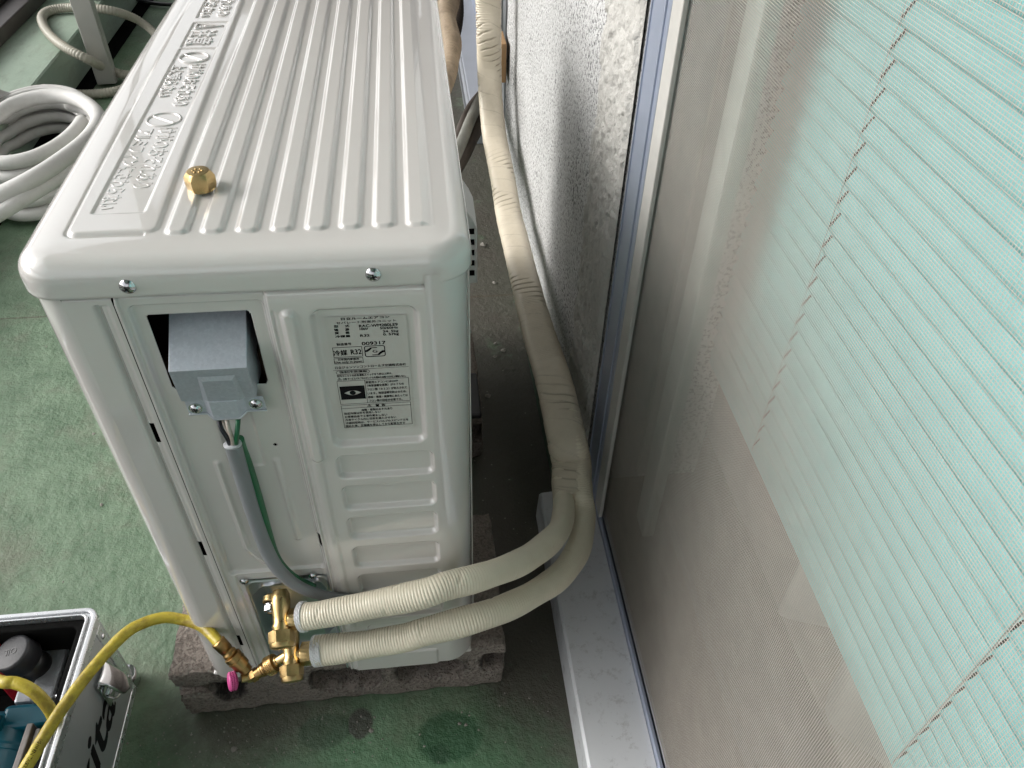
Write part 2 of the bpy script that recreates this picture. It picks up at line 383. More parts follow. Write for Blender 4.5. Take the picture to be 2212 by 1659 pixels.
# ---------------------------------------------------------------- numpy relief helpers
def rrect(X, Z, x0, x1, z0, z1, r):
    qx = np.abs(X - (x0 + x1) / 2) - (x1 - x0) / 2 + r; qz = np.abs(Z - (z0 + z1) / 2) - (z1 - z0) / 2 + r
    return np.hypot(np.maximum(qx, 0), np.maximum(qz, 0)) + np.minimum(np.maximum(qx, qz), 0) - r
def sst(d, wdt):       # 1 inside, 0 outside, soft over wdt
    t = np.clip(.5 - d / wdt, 0, 1); return t * t * (3 - 2 * t)
def polyd(X, Z, pts):
    D = np.full(X.shape, 9.)
    for (a, b_), (c_, d_) in zip(pts, pts[1:]):
        vx, vz = c_ - a, d_ - b_; t = np.clip(((X - a) * vx + (Z - b_) * vz) / (vx * vx + vz * vz), 0, 1)
        D = np.minimum(D, np.hypot(X - a - t * vx, Z - b_ - t * vz))
    return D
def grid_faces(ny, nx, mask=None):
    i = np.arange(ny - 1)[:, None]; j = np.arange(nx - 1)[None, :]
    Q = np.stack([i * nx + j, i * nx + j + 1, (i + 1) * nx + j + 1, (i + 1) * nx + j], -1)
    return (Q[mask] if mask is not None else Q.reshape(-1, 4))
H = .601; ZB = .09; ZS = .575       # lid top, body bottom, seam under the lid
L = .665                            # length of the unit

# ================================================================= SETTING
def slab(name, lo, hi, mat, bev=0):
    return tag(box(name, lo, hi, mat, None, bev), kind='structure')
bm = bmesh.new(); bmesh.ops.create_grid(bm, x_segments=40, y_segments=60, size=1)
for v in bm.verts: v.co = Vector((v.co.x * 1.6 - .55, v.co.y * 4.6 + 1.4, 0))
tag(finish(bm, 'floor', M_FLOOR), kind='structure')
slab('ceiling', (-1.0, -3.2, 2.35), (3.6, 6.0, 2.55), M_CEIL)
# green upstand that edges the balcony on the left
par = thing('balcony_upstand', 'light green painted concrete upstand with sloping lit top at the balcony edge', 'upstand')
bm = bmesh.new(); prof = [(-.648, 0), (-.650, .097), (-.654, .100), (-.815, .103), (-.815, 0)]
rows = []
for k in range(40):
    y = -3.2 + k * 9.2 / 39
    rows.append([bm.verts.new((x, y, z)) for x, z in prof])
for a, b_ in zip(rows, rows[1:]):
    for q in range(len(prof) - 1): bm.faces.new((a[q], a[q + 1], b_[q + 1], b_[q]))
finish(bm, 'upstand_body', M_LEDGE, par)
gut = tag(box('floor_gutter', (-.646, -3.2, .0005), (-.603, 6, .003), M_BLACK), kind='structure')
post = tag(box('green_pier', (-.70, 2.16, .104), (-.60, 2.30, .62), M_DGREEN, None, .006), 'dark green painted pier standing on the upstand at the far left', 'pier')
wp = tag(box('white_stucco_wall', (-.92, 2.26, .104), (-.72, 2.40, 1.0), M_STUC, None, .004), 'white stucco wall end behind the aluminium pole', 'wall')
rail = thing('brown_railing', 'dark brown railing with flat bottom boards at the top left corner', 'railing')
for k, (x0, x1, z0, z1, m) in enumerate(((-.86, -.8000, .1045, .140, M_BROWN), (-.90, -.862, .115, .165, M_BROWN), (-.96, -.904, .125, .19, M_BROWN2), (-1.06, -.965, .14, .22, M_BROWN), (-.90, -.85, .98, 1.03, M_BROWN))):
    box('rail_board', (x0, -3.2, z0), (x1, 6, z1), m, rail, .003)
for y in (-1.6, .2, 3.4, 5.2): box('rail_post', (-.895, y, .165), (-.862, y + .04, .98), M_BROWN, rail, .002)
tag(box('balcony_end_wall', (-1.1, 6.0, 0), (.44, 6.12, 2.35), M_ROUGH), 'pale wall closing the far end of the balcony', 'wall')
# house wall: plinth, pillar between the two windows
pil = thing('wall_pillar', 'white speckled stucco pillar with a rough cream stucco edge beside the window', 'wall')
pl = box('plinth', (.41, -3.0, 0), (.455, 6.0, .043), M_DGREEN, pil, .003)
ys = np.linspace(.215, 1.268, 420); zs = np.linspace(.06, 2.35, 300)
def wallpart(name, y0, y1, x, amp, mat, zmax=1.25, n=.0026):
    ny = int((y1 - y0) / n); nz = int((zmax - .043) / n)
    Y, Zz = np.meshgrid(np.linspace(y0, y1, ny), np.linspace(.043, zmax, nz))
    h = np.zeros_like(Y)
    for s, a in (((45, .7), (95, 1.), (190, .6), (330, .3)) if name == 'rough_edge' else ((25, .5), (60, .4), (140, .4))):
        g = rng.random((int((y1 - y0) * s) + 3, int((zmax) * s) + 3))
        u = (Y - y0) * s; v = Zz * s * .93
        i0 = u.astype(int); j0 = v.astype(int); fu = u - i0; fv = v - j0; fu = fu * fu * (3 - 2 * fu); fv = fv * fv * (3 - 2 * fv)
        h += a * ((g[i0, j0] * (1 - fu) + g[i0 + 1, j0] * fu) * (1 - fv) + (g[i0, j0 + 1] * (1 - fu) + g[i0 + 1, j0 + 1] * fu) * fv - .5)
    if name == 'rough_edge': h = np.clip(h, -.28, .30)
    edge = (y1 - Y); rnd = np.clip(1 - edge / .008, 0, 1) ** 2 * (.006 if name != 'rough_edge' else 0)
    hk = np.clip((Y - y0) / .007, 0, 1) if name == 'rough_edge' else 1
    Xx = x - h * amp * hk + rnd + (1 - hk) * .004
    npmesh(name, np.stack([Xx, Y, Zz], -1).reshape(-1, 3), grid_faces(nz, ny), mat, pil)
wallpart('speckled_panel', .392, 1.268, .443, .0022, M_STUC)
wallpart('rough_edge', .2646, .392, .440, .0062, M_ROUGH, n=.0018)
box('pillar_core', (.447, .262, .043), (.60, 1.262, 2.35), M_STUC, pil)
lintel = tag(box('wall_above_windows', (.47, -3.0, 2.05), (.60, .2, 2.35), M_ROUGH), 'stucco wall above the screened window', 'wall')
# ================================================================= NEAR WINDOW: sill, frame, screen, glass, blind, room
win = thing('screened_window', 'sliding window with insect screen, blue grey aluminium frame and sill on the right', 'window')
bm = bmesh.new()
def sill(name, y0, y1, parent, mat):
    bm = bmesh.new()
    prof = [(.379, .0), (.381, .046), (.384, .049), (.402, .051), (.449, .056), (.449, .0)]
    a = [bm.verts.new((x, y0, z)) for x, z in prof]; c_ = [bm.verts.new((x, y1, z)) for x, z in prof]
    for k in range(len(prof)): k2 = (k + 1) % len(prof); bm.faces.new((a[k], a[k2], c_[k2], c_[k]))
    bm.faces.new(a[::-1]); bm.faces.new(c_)
    return finish(bm, name, mat, parent)
sill('sill', -3.0, .246, win, M_SILL)
box('sill_rail', (.4495, -3.0, .05), (.4535, .245, .066), M_ALU, win, .0008)
box('sill_rail', (.4575, -3.0, .05), (.4605, .245, .062), M_ALU, win, .0006)
box('jamb', (.4475, .2235, .05), (.4515, .2645, 2.05), M_ALU, win, .0008)
box('jamb', (.4462, .258, .05), (.4478, .2605, 2.05), M_ALU, win, .0004)
box('jamb', (.4490, .2125, .05), (.4530, .2232, 2.05), M_ALU, win, .0004)
box('jamb', (.4515, .2605, .05), (.52, .2645, 2.05), M_ALU2, win, .0004)
scr = box('screen_frame', (.4490, .1855, .066), (.4535, .2120, 2.0), simple('cream_screen_frame', (.42, .41, .385, 1), .5), win, .001)
box('screen_frame', (.4545, -2.6, .067), (.4570, .200, .0695), M_ALU2, win, .001)
def cloth_mesh():
    PITCH_M, W_ = .00172, .00025
    V = []; Q = []
    def bx(lo, hi):
        k = len(V)
        for a in (0, 1):
            for b_ in (0, 1):
                for c_ in (0, 1): V.append(((lo, hi)[a][0], (lo, hi)[b_][1], (lo, hi)[c_][2]))
        for f in ((0, 1, 3, 2), (4, 6, 7, 5), (0, 4, 5, 1), (2, 3, 7, 6), (0, 2, 6, 4), (1, 5, 7, 3)): Q.append(tuple(k + i for i in f))
    y = -.62
    while y < .200:
        bx((.4556, y, .067), (.4556 + W_ * .8, y + W_, .93)); y += PITCH_M
    z = .0695
    while z < .93:
        bx((.4553, -.62, z), (.4553 + W_ * .8, .200, z + W_)); z += PITCH_M
    return np.array(V), np.array(Q)
V, Q = cloth_mesh(); mo = npmesh('insect_screen', V, Q, M_MESH, win, False); mo['kind'] = 'stuff'
box('sash_stile', (.497, .150, .066), (.512, .184, 2.0), simple('pale_green_stile', (.36, .42, .39, 1), .4), win, .002)
box('sash_stile', (.515, .252, .066), (.530, .276, 2.0), simple('grey_stile', (.30, .30, .29, 1), .4), win, .002)
box('pane', (.500, -2.4, .07), (.5025, .150, 2.0), M_GLASS, win)
blind = thing('venetian_blind', 'mint green venetian blind with closed slats behind the insect screen', 'blind')
slat_me = None
def make_slat():
    V = []; Q = []
    for j, y in enumerate((-1.6, -.8, -.3, 0, .15, .193)):
        for k in range(7):
            u = (k / 6 - .5) * .0275; bow = .0030 * (1 - (2 * k / 6 - 1) ** 2)
            a = math.radians(57)   # tilt
            x = u * math.cos(a) - bow * math.sin(a); z = u * math.sin(a) + bow * math.cos(a)
            V.append((x, y, z))
    for j in range(5):
        for k in range(6): Q.append((j * 7 + k, (j + 1) * 7 + k, (j + 1) * 7 + k + 1, j * 7 + k + 1))
    me = bpy.data.meshes.new('slat'); me.from_pydata(V, [], Q); me.update(); me.materials.append(M_MINT)
    me.polygons.foreach_set('use_smooth', [True] * len(me.polygons)); return me
slat_me = make_slat()
zt = .3405
while zt < 1.7:
    o = bpy.data.objects.new('slat', slat_me); COL.objects.link(o); o.parent = blind
    o.location = (.553 + random.uniform(-.0006, .0006), 0, zt); o.rotation_euler = (random.uniform(-.0009, .0009), random.uniform(-.03, .03), 0)
    m = o.modifiers.new('thick', 'SOLIDIFY'); m.thickness = .0005
    zt += .01825
box('bottom_rail', (.5455, -1.6, .318), (.5600, .193, .330), M_MINT, blind, .002)
for yy in (.056, -.232, -.9):
    tube('ladder_cord', [(.5445, yy, .325), (.5445, yy + .001, 1.0), (.5445, yy, 1.7)], .0005, M_CORD, blind, 6, .05, smoothpath=False)
    z = .3405
    while z < 1.2:
        tube('ladder_rung', [(.5448, yy, z - .0078), (.5471, yy, z - .0012), (.5507, yy, z + .0048)], .0009, M_CORD2, blind, 5, .02, smoothpath=False) if yy > -.5 else None
        z += .01825
cu = thing('pale_curtain', 'pale grey cloth with a curved lower edge behind the blind', 'curtain')
def curtain():
    bmc = bmesh.new(); top = .42
    ys_ = np.linspace(-.55, -.009, 120); a = []; c_ = []
    for y in ys_:
        zl = np.interp(y, [-.55, -.40, -.30, -.23, -.19, -.165, -.147, -.13, -.119, -.113, -.106, -.095, -.078, -.05, -.02, -.009], [.27, .255, .25, .235, .191, .172, .165, .166, .178, .205, .219, .222, .219, .187, .152, .150])
        x = .60 + .01 * math.sin(y * 60)
        a.append(bmc.verts.new((x, y, zl))); c_.append(bmc.verts.new((x + .002, y, top)))
    for k in range(len(ys_) - 1): bmc.faces.new((a[k], a[k + 1], c_[k + 1], c_[k]))
    return finish(bmc, 'cloth', M_CURTAIN, cu, True)
co = curtain(); mdf = co.modifiers.new('thick', 'SOLIDIFY'); mdf.thickness = .0015
# room behind
bm = bmesh.new(); box_bm(bm, (.602, -3.0, .02), (3.4, .9, .05)); finish(bm, 'room_floor', M_ROOMFLOOR)['kind'] = 'structure'
box('threshold', (.462, -3.0, .045), (.602, .258, .055), M_ROOMFLOOR, win)
for nm, lo, hi in (('room_back_wall', (2.6, -3, .05), (2.7, .9, 2.35)), ('room_side_wall', (.602, .9, .0), (2.6, 1.0, 2.35)), ('room_near_wall', (.602, -3.1, .0), (2.6, -3.0, 2.35)), ('room_ceiling', (.602, -3.0, 2.25), (2.6, .9, 2.34))):
    tag(box(nm, lo, hi, M_ROOM), kind='structure')
tag(box('room_ledge', (.64, -3.0, .05), (.66, .88, .20), simple('grey_brown_low_board', (.25, .22, .195, 1), .6)), 'grey brown low board seen through the screen below the blind', 'board')
# ================================================================= FAR WINDOW beyond the pillar
fw = thing('far_window', 'second sliding window with blue grey sill beyond the pillar', 'window')
sill('sill', 1.38, 5.9, fw, simple('far_sill_aluminium', (.42, .44, .49, 1), .45, .3, .08, 12))
box('sill_rail', (.366, 1.45, .044), (.3705, 5.9, .052), M_ALU2, fw, .0005)
box('sash_frame', (.445, 1.31, .05), (.475, 1.36, 2.05), M_ALU2, fw, .001)
box('sash_frame', (.445, 1.36, .056), (.475, 5.9, .10), M_ALU, fw, .001)
box('jamb', (.432, 1.90, .056), (.444, 1.94, 2.05), M_ALU, fw, .001)
box('pane', (.458, 1.36, .10), (.461, 5.9, 2.05), M_BLKPL, fw)
# ================================================================= AIR CONDITIONER OUTDOOR UNIT
ac = thing('air_conditioner_unit', 'glossy off-white outdoor air conditioner unit with ribbed lid standing on concrete blocks', 'air conditioner')
def lid_height(X, Y):
    h = np.zeros_like(X)
    # eight raised ribs
    for k in range(8):
        x0 = .0868 + .02143 * k
        h += .0023 * sst(rrect(X, Y, x0, x0 + .0124, .0265, L - .028, .0045), .0036)
    # raised field that carries the warning text, with a groove on its outer side
    lx = np.interp(Y, [.03, .13, .33, .49, L], [.0265, .0245, .0215, .0195, .0185])
    h += .0016 * sst(rrect(X - lx, Y, 0.0, .0765 - .022, .029, L - .03, .007), .0035)
    g = np.abs(rrect(X - lx, Y, -.0004, .09, .0275, L + .1, .006)); g = np.where(X < .074, g, 1)
    h -= .0012 * np.exp(-(g / .0011) ** 2)
    # sunk text boxes
    for y0, y1 in ((.052, .344), (.3465, .4145), (.4265, L - .045)):
        h -= .0009 * sst(rrect(X, Y, .0362, .0688, y0, y1, .0018), .0014)
    h += .00035 * np.sin(Y * 9 + X * 20) + .0003 * np.sin(X * 31 - Y * 4)
    return h
def make_lid():
    RL, RR, RN = .0215, .030, .0215     # distance from the flat inner grid to the outside
    r = .014
    x0, x1, y0, y1 = .022, .277 - .030, .0215, L - .022
    nx = int((x1 - x0) / .00085); ny = int((y1 - y0) / .00085)
    xs = np.linspace(x0, x1, nx); ys = np.linspace(y0, y1, ny)
    X, Y = np.meshgrid(xs, ys)
    hh = lid_height(X, Y)
    V = [np.stack([X, Y, H + hh], -1).reshape(-1, 3)]; F = [grid_faces(ny, nx)]
    idx = np.arange(nx * ny).reshape(ny, nx)
    loop = []        # (grid index, normal x, normal y)
    K = 14
    def corner(i, a0, a1):
        for k in range(K + 1):
            a = math.radians(a0 + (a1 - a0) * k / K); loop.append((i, math.cos(a), math.sin(a)))
    for i in idx[0, 1:-1]: loop.append((i, 0, -1))
    corner(idx[0, -1], -90, 0)
    for i in idx[1:-1, -1]: loop.append((i, 1, 0))
    corner(idx[-1, -1], 0, 90)
    for i in idx[-1, 1:-1][::-1]: loop.append((i, 0, 1))
    corner(idx[-1, 0], 90, 180)
    for i in idx[1:-1, 0][::-1]: loop.append((i, -1, 0))
    corner(idx[0, 0], 180, 270)
    lp = np.array([(a, b_, c_) for a, b_, c_ in loop]); gi = lp[:, 0].astype(int); N = lp[:, 1:]
    base = V[0][gi]
    def R_(n):       # outward reach: left .022+bulge, right .030, near/far .0215
        rx = np.where(n[:, 0] < 0, .0243, .0305); return 1 / np.sqrt((n[:, 0] / rx) ** 2 + (n[:, 1] / .0238) ** 2)
    R = R_(N)
    bul = -.0032 * np.clip(np.sin(np.pi * np.clip(base[:, 1] / L, 0, 1)), 0, 1) * (N[:, 0] < -.3)
    prof = []        # (inset from outside, z)
    for t in (0.02, .25, .5, .75, 1.0): prof.append(('f', t))
    rings = []
    fl = R - r
    for t in (.25, .5, .75, 1.0):
        off = fl * t; P = np.stack([base[:, 0] + N[:, 0] * off + bul * t, base[:, 1] + N[:, 1] * off], 1)
        hz = lid_height(P[:, 0], P[:, 1]) * (1 - .6 * t) + 0
        rings.append(np.c_[P, H + hz - .0006 * t * t])
    zb = H - .0006
    hz = lid_height(base[:, 0], base[:, 1]) * 0
    for a in (12, 25, 38, 51, 64, 77, 88):
        a_ = math.radians(a); off = fl + r * math.sin(a_)
        rings.append(np.c_[base[:, 0] + N[:, 0] * off + bul, base[:, 1] + N[:, 1] * off, np.full(len(base), zb - r * (1 - math.cos(a_))) + (lid_height(base[:, 0] + N[:, 0] * fl, base[:, 1] + N[:, 1] * fl) * .4) * (1 - math.sin(a_))])
    for z, o_ in ((zb - r - .001, .0001), (ZS + .003, .0003), (ZS + .0008, .0001), (ZS, -.0008), (ZS + .0006, -.0016), (ZS + .006, -.0018)):
        off = R + o_
        rings.append(np.c_[base[:, 0] + N[:, 0] * off + bul, base[:, 1] + N[:, 1] * off, np.full(len(base), z)])
    k0 = len(V[0]); m = len(base); prev = gi
    Fq = [F[0]]
    for rg in rings:
        V.append(rg); cur = np.arange(k0, k0 + m)
        p2 = np.roll(prev, -1); c2 = np.roll(cur, -1)
        q = np.stack([prev, cur, c2, p2], -1)
        Fq.append(q); prev = cur; k0 += m
    V = np.vstack(V)
    Q = np.vstack(Fq)
    deg = Q[:, 0] == Q[:, 3]
    tri = Q[deg][:, :3]; Q = Q[~deg]
    me = bpy.data.meshes.new('lid'); nq = len(Q); nt_ = len(tri)
    me.vertices.add(len(V)); me.vertices.foreach_set('co', V.astype(np.float32).ravel())
    me.loops.add(nq * 4 + nt_ * 3); me.loops.foreach_set('vertex_index', np.r_[Q.ravel(), tri.ravel()].astype(np.int32))
    me.polygons.add(nq + nt_); me.polygons.foreach_set('loop_start', np.r_[np.arange(nq) * 4, nq * 4 + np.arange(nt_) * 3].astype(np.int32))
    me.update(calc_edges=True); me.validate()
    return link('lid', me, M_PAINT, ac)
make_lid()
# ---- lettering helpers
def glyphs(s, extr=0., bev=0., res=3):
    cu_ = bpy.data.curves.new('t', 'FONT'); cu_.body = s; cu_.size = 1; cu_.extrude = extr; cu_.bevel_depth = bev; cu_.bevel_resolution = 1
    cu_.resolution_u = res; cu_.fill_mode = 'BOTH' if extr > 0 else 'FRONT'
    o = bpy.data.objects.new('t', cu_); COL.objects.link(o)
    dg = bpy.context.evaluated_depsgraph_get(); me = bpy.data.meshes.new_from_object(o.evaluated_get(dg))
    V = np.array([v.co[:] for v in me.vertices]).reshape(-1, 3); F = [list(p_.vertices) for p_ in me.polygons]
    bpy.data.objects.remove(o); bpy.data.curves.remove(cu_); bpy.data.meshes.remove(me)
    return V, F
class Print:
    def __init__(s): s.V = []; s.F = []; s.k = 0
    def add(s, V, F):
        s.V.append(V); s.F += [[i + s.k for i in f] for f in F]; s.k += len(V)
    def rect(s, x0, z0, x1, z1):
        s.add(np.array([[x0, z0, 0], [x1, z0, 0], [x1, z1, 0], [x0, z1, 0]]), [[0, 1, 2, 3]])
    def frame(s, x0, z0, x1, z1, w_):
        s.rect(x0, z0, x1, z0 + w_); s.rect(x0, z1 - w_, x1, z1); s.rect(x0, z0 + w_, x0 + w_, z1 - w_); s.rect(x1 - w_, z0 + w_, x1, z1 - w_)
    def ring(s, cx, cz, rx, rz, w_, a0=0, a1=360, n=40):
        V = []; 
        for k in range(n + 1):
            a = math.radians(a0 + (a1 - a0) * k / n); ca, sa = math.cos(a), math.sin(a)
            V += [[cx + rx * ca, cz + rz * sa, 0], [cx + (rx - w_) * ca, cz + (rz - w_) * sa, 0]]
        s.add(np.array(V), [[2 * k, 2 * k + 2, 2 * k + 3, 2 * k + 1] for k in range(n)])
    def line(s, pts, w_):
        for (a, b_), (c_, d_) in zip(pts, pts[1:]):
            l = math.hypot(c_ - a, d_ - b_); nx, nz = -(d_ - b_) / l * w_ / 2, (c_ - a) / l * w_ / 2
            s.add(np.array([[a + nx, b_ + nz, 0], [a - nx, b_ - nz, 0], [c_ - nx, d_ - nz, 0], [c_ + nx, d_ + nz, 0]]), [[0, 1, 2, 3]])
    def poly(s, pts): s.add(np.array([[a, b_, 0] for a, b_ in pts]), [list(range(len(pts)))])
    def text(s, t, x0, x1, z, size, extr=0, bev=0, bold=0.):
        V, F = glyphs(t, extr, bev)
        if len(V) == 0: return
        w0, w1 = V[:, 0].min(), V[:, 0].max(); sx = (x1 - x0) / (w1 - w0)
        W = np.c_[(V[:, 0] - w0) * sx + x0, V[:, 1] * size + z, V[:, 2]]
        s.add(W, F)
        if bold:
            for dx_, dz_ in ((bold, 0), (0, bold * .7)): s.add(W + np.array([dx_, dz_, .000005 * (1 + (dx_ > 0))]), F)
    def build(s, name, mat, parent, fn):
        V = np.vstack(s.V); W = fn(V); return pm(name, W, s.F, mat, parent, False)
# embossed text on the lid: runs towards the camera, tops of the letters towards the wall
E = Print()
def etext(t, ya, yb, xb, size): E.text(t, -ya, -yb, xb, size, .0005, .026)
def ebar(pts, w_): E.line(pts, w_)
V_all = []
def relief(P, height, name):
    """raise flat outlines to rounded ridges on the lid"""
    pass
etext('けがのおそれあり', .1785, .0850, .0535, .0150)
etext('アルミフィンにさわらない', .1760, .0580, .0385, .0135)
etext('けがのおそれあり', .3060, .2180, .0535, .0150)
etext('上に乗らない', .3040, .2360, .0385, .0135)
etext('注意', .3920, .3530, .0400, .0260)
etext('感電のおそれあり', .5700, .4330, .0535, .0150)
etext('カバーをはずさない', .5680, .4300, .0385, .0135)
et = E.build('embossed_lettering', M_PAINT, ac, lambda V: np.c_[V[:, 1], -V[:, 0], H + .0006 + V[:, 2] * .042])
et['kind'] = 'stuff'
def ridge(P, name, w_=.0009, zz=H + .0009, closed=False):
    return tube(name, [(p_[0], p_[1], zz) for p_ in P], w_, M_PAINT, ac, 8, .0015, smoothpath=False)
for yc in (.193, .3215):
    cpts = [(.0525 + .0125 * math.cos(a), yc + .0118 * math.sin(a)) for a in np.linspace(0, 2 * math.pi, 40)]
    ridge(cpts, 'embossed_symbol', .0011); ridge([(.0525 - .0095, yc + .0068), (.0525 + .0095, yc - .0068)], 'embossed_symbol', .0011)
ridge([(.0405, .4105), (.0405, .3965), (.0655, .4035), (.0405, .4105)], 'embossed_symbol', .0009)
ridge([(.0480, .4035), (.0570, .4035)], 'embossed_symbol', .0008); ridge([(.0445, .4035), (.0450, .4036)], 'embossed_symbol', .0009)
# ---- body: front strip, service cover, side panel
def body_relief(X, Z):
    """y offset of the outer skin at (x, z); minus is towards the camera"""
    y = np.zeros_like(X)
    # front strip
    f = X < .0535
    gx = X - .0418
    gr = .0042 * np.exp(-(gx / .0016) ** 2) + .0010 * sst(np.abs(X - .0455) - .0025, .003)
    y = np.where(f, y + gr * sst(Z - .568, .002), y)
    y = y + np.where(f & (X > .0525), .002, 0)
    # service cover
    s = (X >= .0535) & (X < .1435)
    cov = -.0016 + .0022 * sst(-(X - .0553), .0016)
    inner = sst(rrect(X, Z, .0595, .1420, .2700, .5660, .004), .0028)
    cov = cov + .0036 * inner
    cov = cov + .0014 * sst(rrect(X, Z, .0895, .1145, .4070, .51, .003), .0026)
    cov = cov - .0018 * np.exp(-(polyd(X, Z, [(.0800, .413), (.0808, .303), (.0920, .281)]) / .0022) ** 2)
    cov = cov - .0018 * np.exp(-(polyd(X, Z, [(.1235, .412), (.1248, .312)]) / .0022) ** 2)
    cov = cov + .0012 * sst(rrect(X, Z, .0635, .1400, .05, .2690, .003), .0016)
    y = np.where(s, cov, y)
    # side panel
    m = X >= .1435
    p = -.0034 + .0034 * sst(X - .1449, .0022)
    p = p + .0012 * np.exp(-((X - .1476) / .0010) ** 2) * sst(Z - .56, .004)
    p = p + .0042 * sst(rrect(X, Z, .1715, .2390, .4310, .5585, .0065), .0048)
    p = p - .0030 * sst(rrect(X, Z, .1530, .1610, .4165, .5600, .0040), .0044) - .0010 * sst(rrect(X, Z, .1525, .1590, .12, .4165, .0030), .004)
    p = p + .0014 * sst(rrect(X, Z, .1655, .2600, .10, .4245, .004), .005) * 0
    for z0, z1 in ((.3925, .4190), (.3530, .3830), (.3130, .3435), (.2705, .3020), (.2270, .2595), (.1850, .2165), (.1420, .1735)):
        p = p + .0042 * sst(rrect(X, Z, .1705, .2435, z0 + .0012, z1 - .0008, .0055), .0040)
    p = p - .0016 * sst(rrect(X, Z, .152, .236, .05, .118, .004), .003)
    y = np.where(m, p, y)
    y = y + .0012 * np.exp(-((Z - (ZS - .0015)) / .0035) ** 2) * m
    y = y + .0030 * np.clip((Z - (ZS - .0022)) / .0016, 0, 1)
    return y
HOLES = [(.0670, .1320, .4915, .5570, .0035), (.0695, .1420, .088, .2585, .0060)]
SLOTS = [(.0440, .0472, .4430, .4625), (.0440, .0472, .3015, .3210), (.0440, .0472, .1500, .1690)]
SLOTS2 = [(.1418, .1446, .3025, .3215)]
def skin(name, xa, xb, nx):
    xs = np.unique(np.round(np.concatenate([np.linspace(xa, xb, nx)]), 6)); zs_ = np.linspace(ZB, ZS + .008, 600)
    X, Z = np.meshgrid(xs, zs_); Y = body_relief(X, Z)
    xc = (xs[:-1] + xs[1:]) / 2; zc = (zs_[:-1] + zs_[1:]) / 2; XC, ZC = np.meshgrid(xc, zc)
    keep = np.ones(XC.shape, bool)
    for x0, x1, z0, z1, r_ in HOLES: keep &= rrect(XC, ZC, x0, x1, z0, z1, r_) > 0
    for x0, x1, z0, z1 in SLOTS + SLOTS2: keep &= ~((XC > x0) & (XC < x1) & (ZC > z0) & (ZC < z1))
    keep &= rrect(XC, ZC, .126 - .0016, .126 + .0016, .4275, .4305, .0015) > 0
    return X, Y, Z, keep, xs, zs_
def front_strip():
    X, Y, Z, keep, xs, zs_ = skin('f', .0225, .0518, 60)
    V = np.stack([X, Y, Z], -1).reshape(-1, 3); Q = grid_faces(len(zs_), len(xs), keep)
    # rounded corner and front side
    pr_ = [(.0225 - .0215 * math.sin(a) , .0225 - .0225 * math.cos(a)) for a in np.linspace(0, math.pi / 2, 14)[1:]]
    pr_ = pr_ + [(.0010 - .0045 * math.sin(math.pi * t), .0225 + (L - .045) * t) for t in np.linspace(0, 1, 30)[1:]]
    pr_ = [(.0225, 0)] + pr_
    zz = np.linspace(ZB, ZS + .008, 100); k0 = len(V)
    W = np.array([[(x, y, z) for x, y in pr_[::-1]] for z in zz]).reshape(-1, 3)
    V = np.vstack([V, W]); Q = np.vstack([Q, grid_faces(len(zz), len(pr_)) + k0])
    return npmesh('front_panel', V, Q, M_PAINT, ac)
fp = front_strip()
def cover_panel():
    X, Y, Z, keep, xs, zs_ = skin('s', .0540, .1440, 116)
    V = np.stack([X, Y, Z], -1).reshape(-1, 3); Q = grid_faces(len(zs_), len(xs), keep)
    k0 = len(V)      # turned-in edge along the seam
    W = np.array([[(.0540, Y[i, 0], zs_[i]), (.0541, Y[i, 0] + .006, zs_[i])] for i in range(0, 600, 6)]).reshape(-1, 3)
    V = np.vstack([V, W]); Q = np.vstack([Q, grid_faces(100, 2) + k0])
    return npmesh('service_cover', V, Q, M_PAINT, ac)
sc_ = cover_panel()
for o_ in (sc_,):
    md = o_.modifiers.new('t', 'SOLIDIFY'); md.thickness = .0008; md.offset = -1
def side_panel():
    X, Y, Z, keep, xs, zs_ = skin('p', .1430, .2455, 128)
    V = np.stack([X, Y, Z], -1).reshape(-1, 3); Q = grid_faces(len(zs_), len(xs), keep)
    y0 = float(body_relief(np.array([[.2455]]), np.array([[.3]]))[0, 0])
    pr_ = [(.2455 + .0295 * math.sin(a), y0 + .030 - .030 * math.cos(a)) for a in np.linspace(0, math.pi / 2, 18)]
    pr_ += [(.2752, y) for y in np.linspace(.034, L - .02, 20)] + [(.26, L), (.0225, L)]
    zz = np.linspace(ZB, ZS + .008, 60); k0 = len(V)
    W = np.array([[(x, y, z) for x, y in pr_] for z in zz]).reshape(-1, 3)
    V = np.vstack([V, W]); Q = np.vstack([Q, grid_faces(len(zz), len(pr_)) + k0])
    return npmesh('side_panel', V, Q, M_PAINT, ac)
side_panel()
box('panel_edge_flange', (.2756, .032, ZB + .004), (.2768, .050, ZS - .002), M_PAINT, ac, .0004)
box('panel_edge_flange', (.2755, .22, .40), (.2775, .60, ZS), M_PAINT, ac, .0004)
# inner dark liner, base pan
bm = bmesh.new()
box_bm(bm, (.006, .030, ZB + .002), (.268, L - .01, ZS - .004)); finish(bm, 'inner_bulkhead', M_BLACK, ac)
bp = box('base_pan', (.004, .006, ZB - .004), (.272, L - .004, ZB + .0005), M_PAINT, ac, .0015)
box('base_foot', (.02, .05, .088), (.26, .09, .0895), M_PAINT, ac)
box('insulation_felt', (.100, .018, .44), (.140, .029, .512), M_FELT, ac, .003)
box('insulation_felt', (.060, .018, .44), (.078, .029, .505), M_FELT, ac, .003)
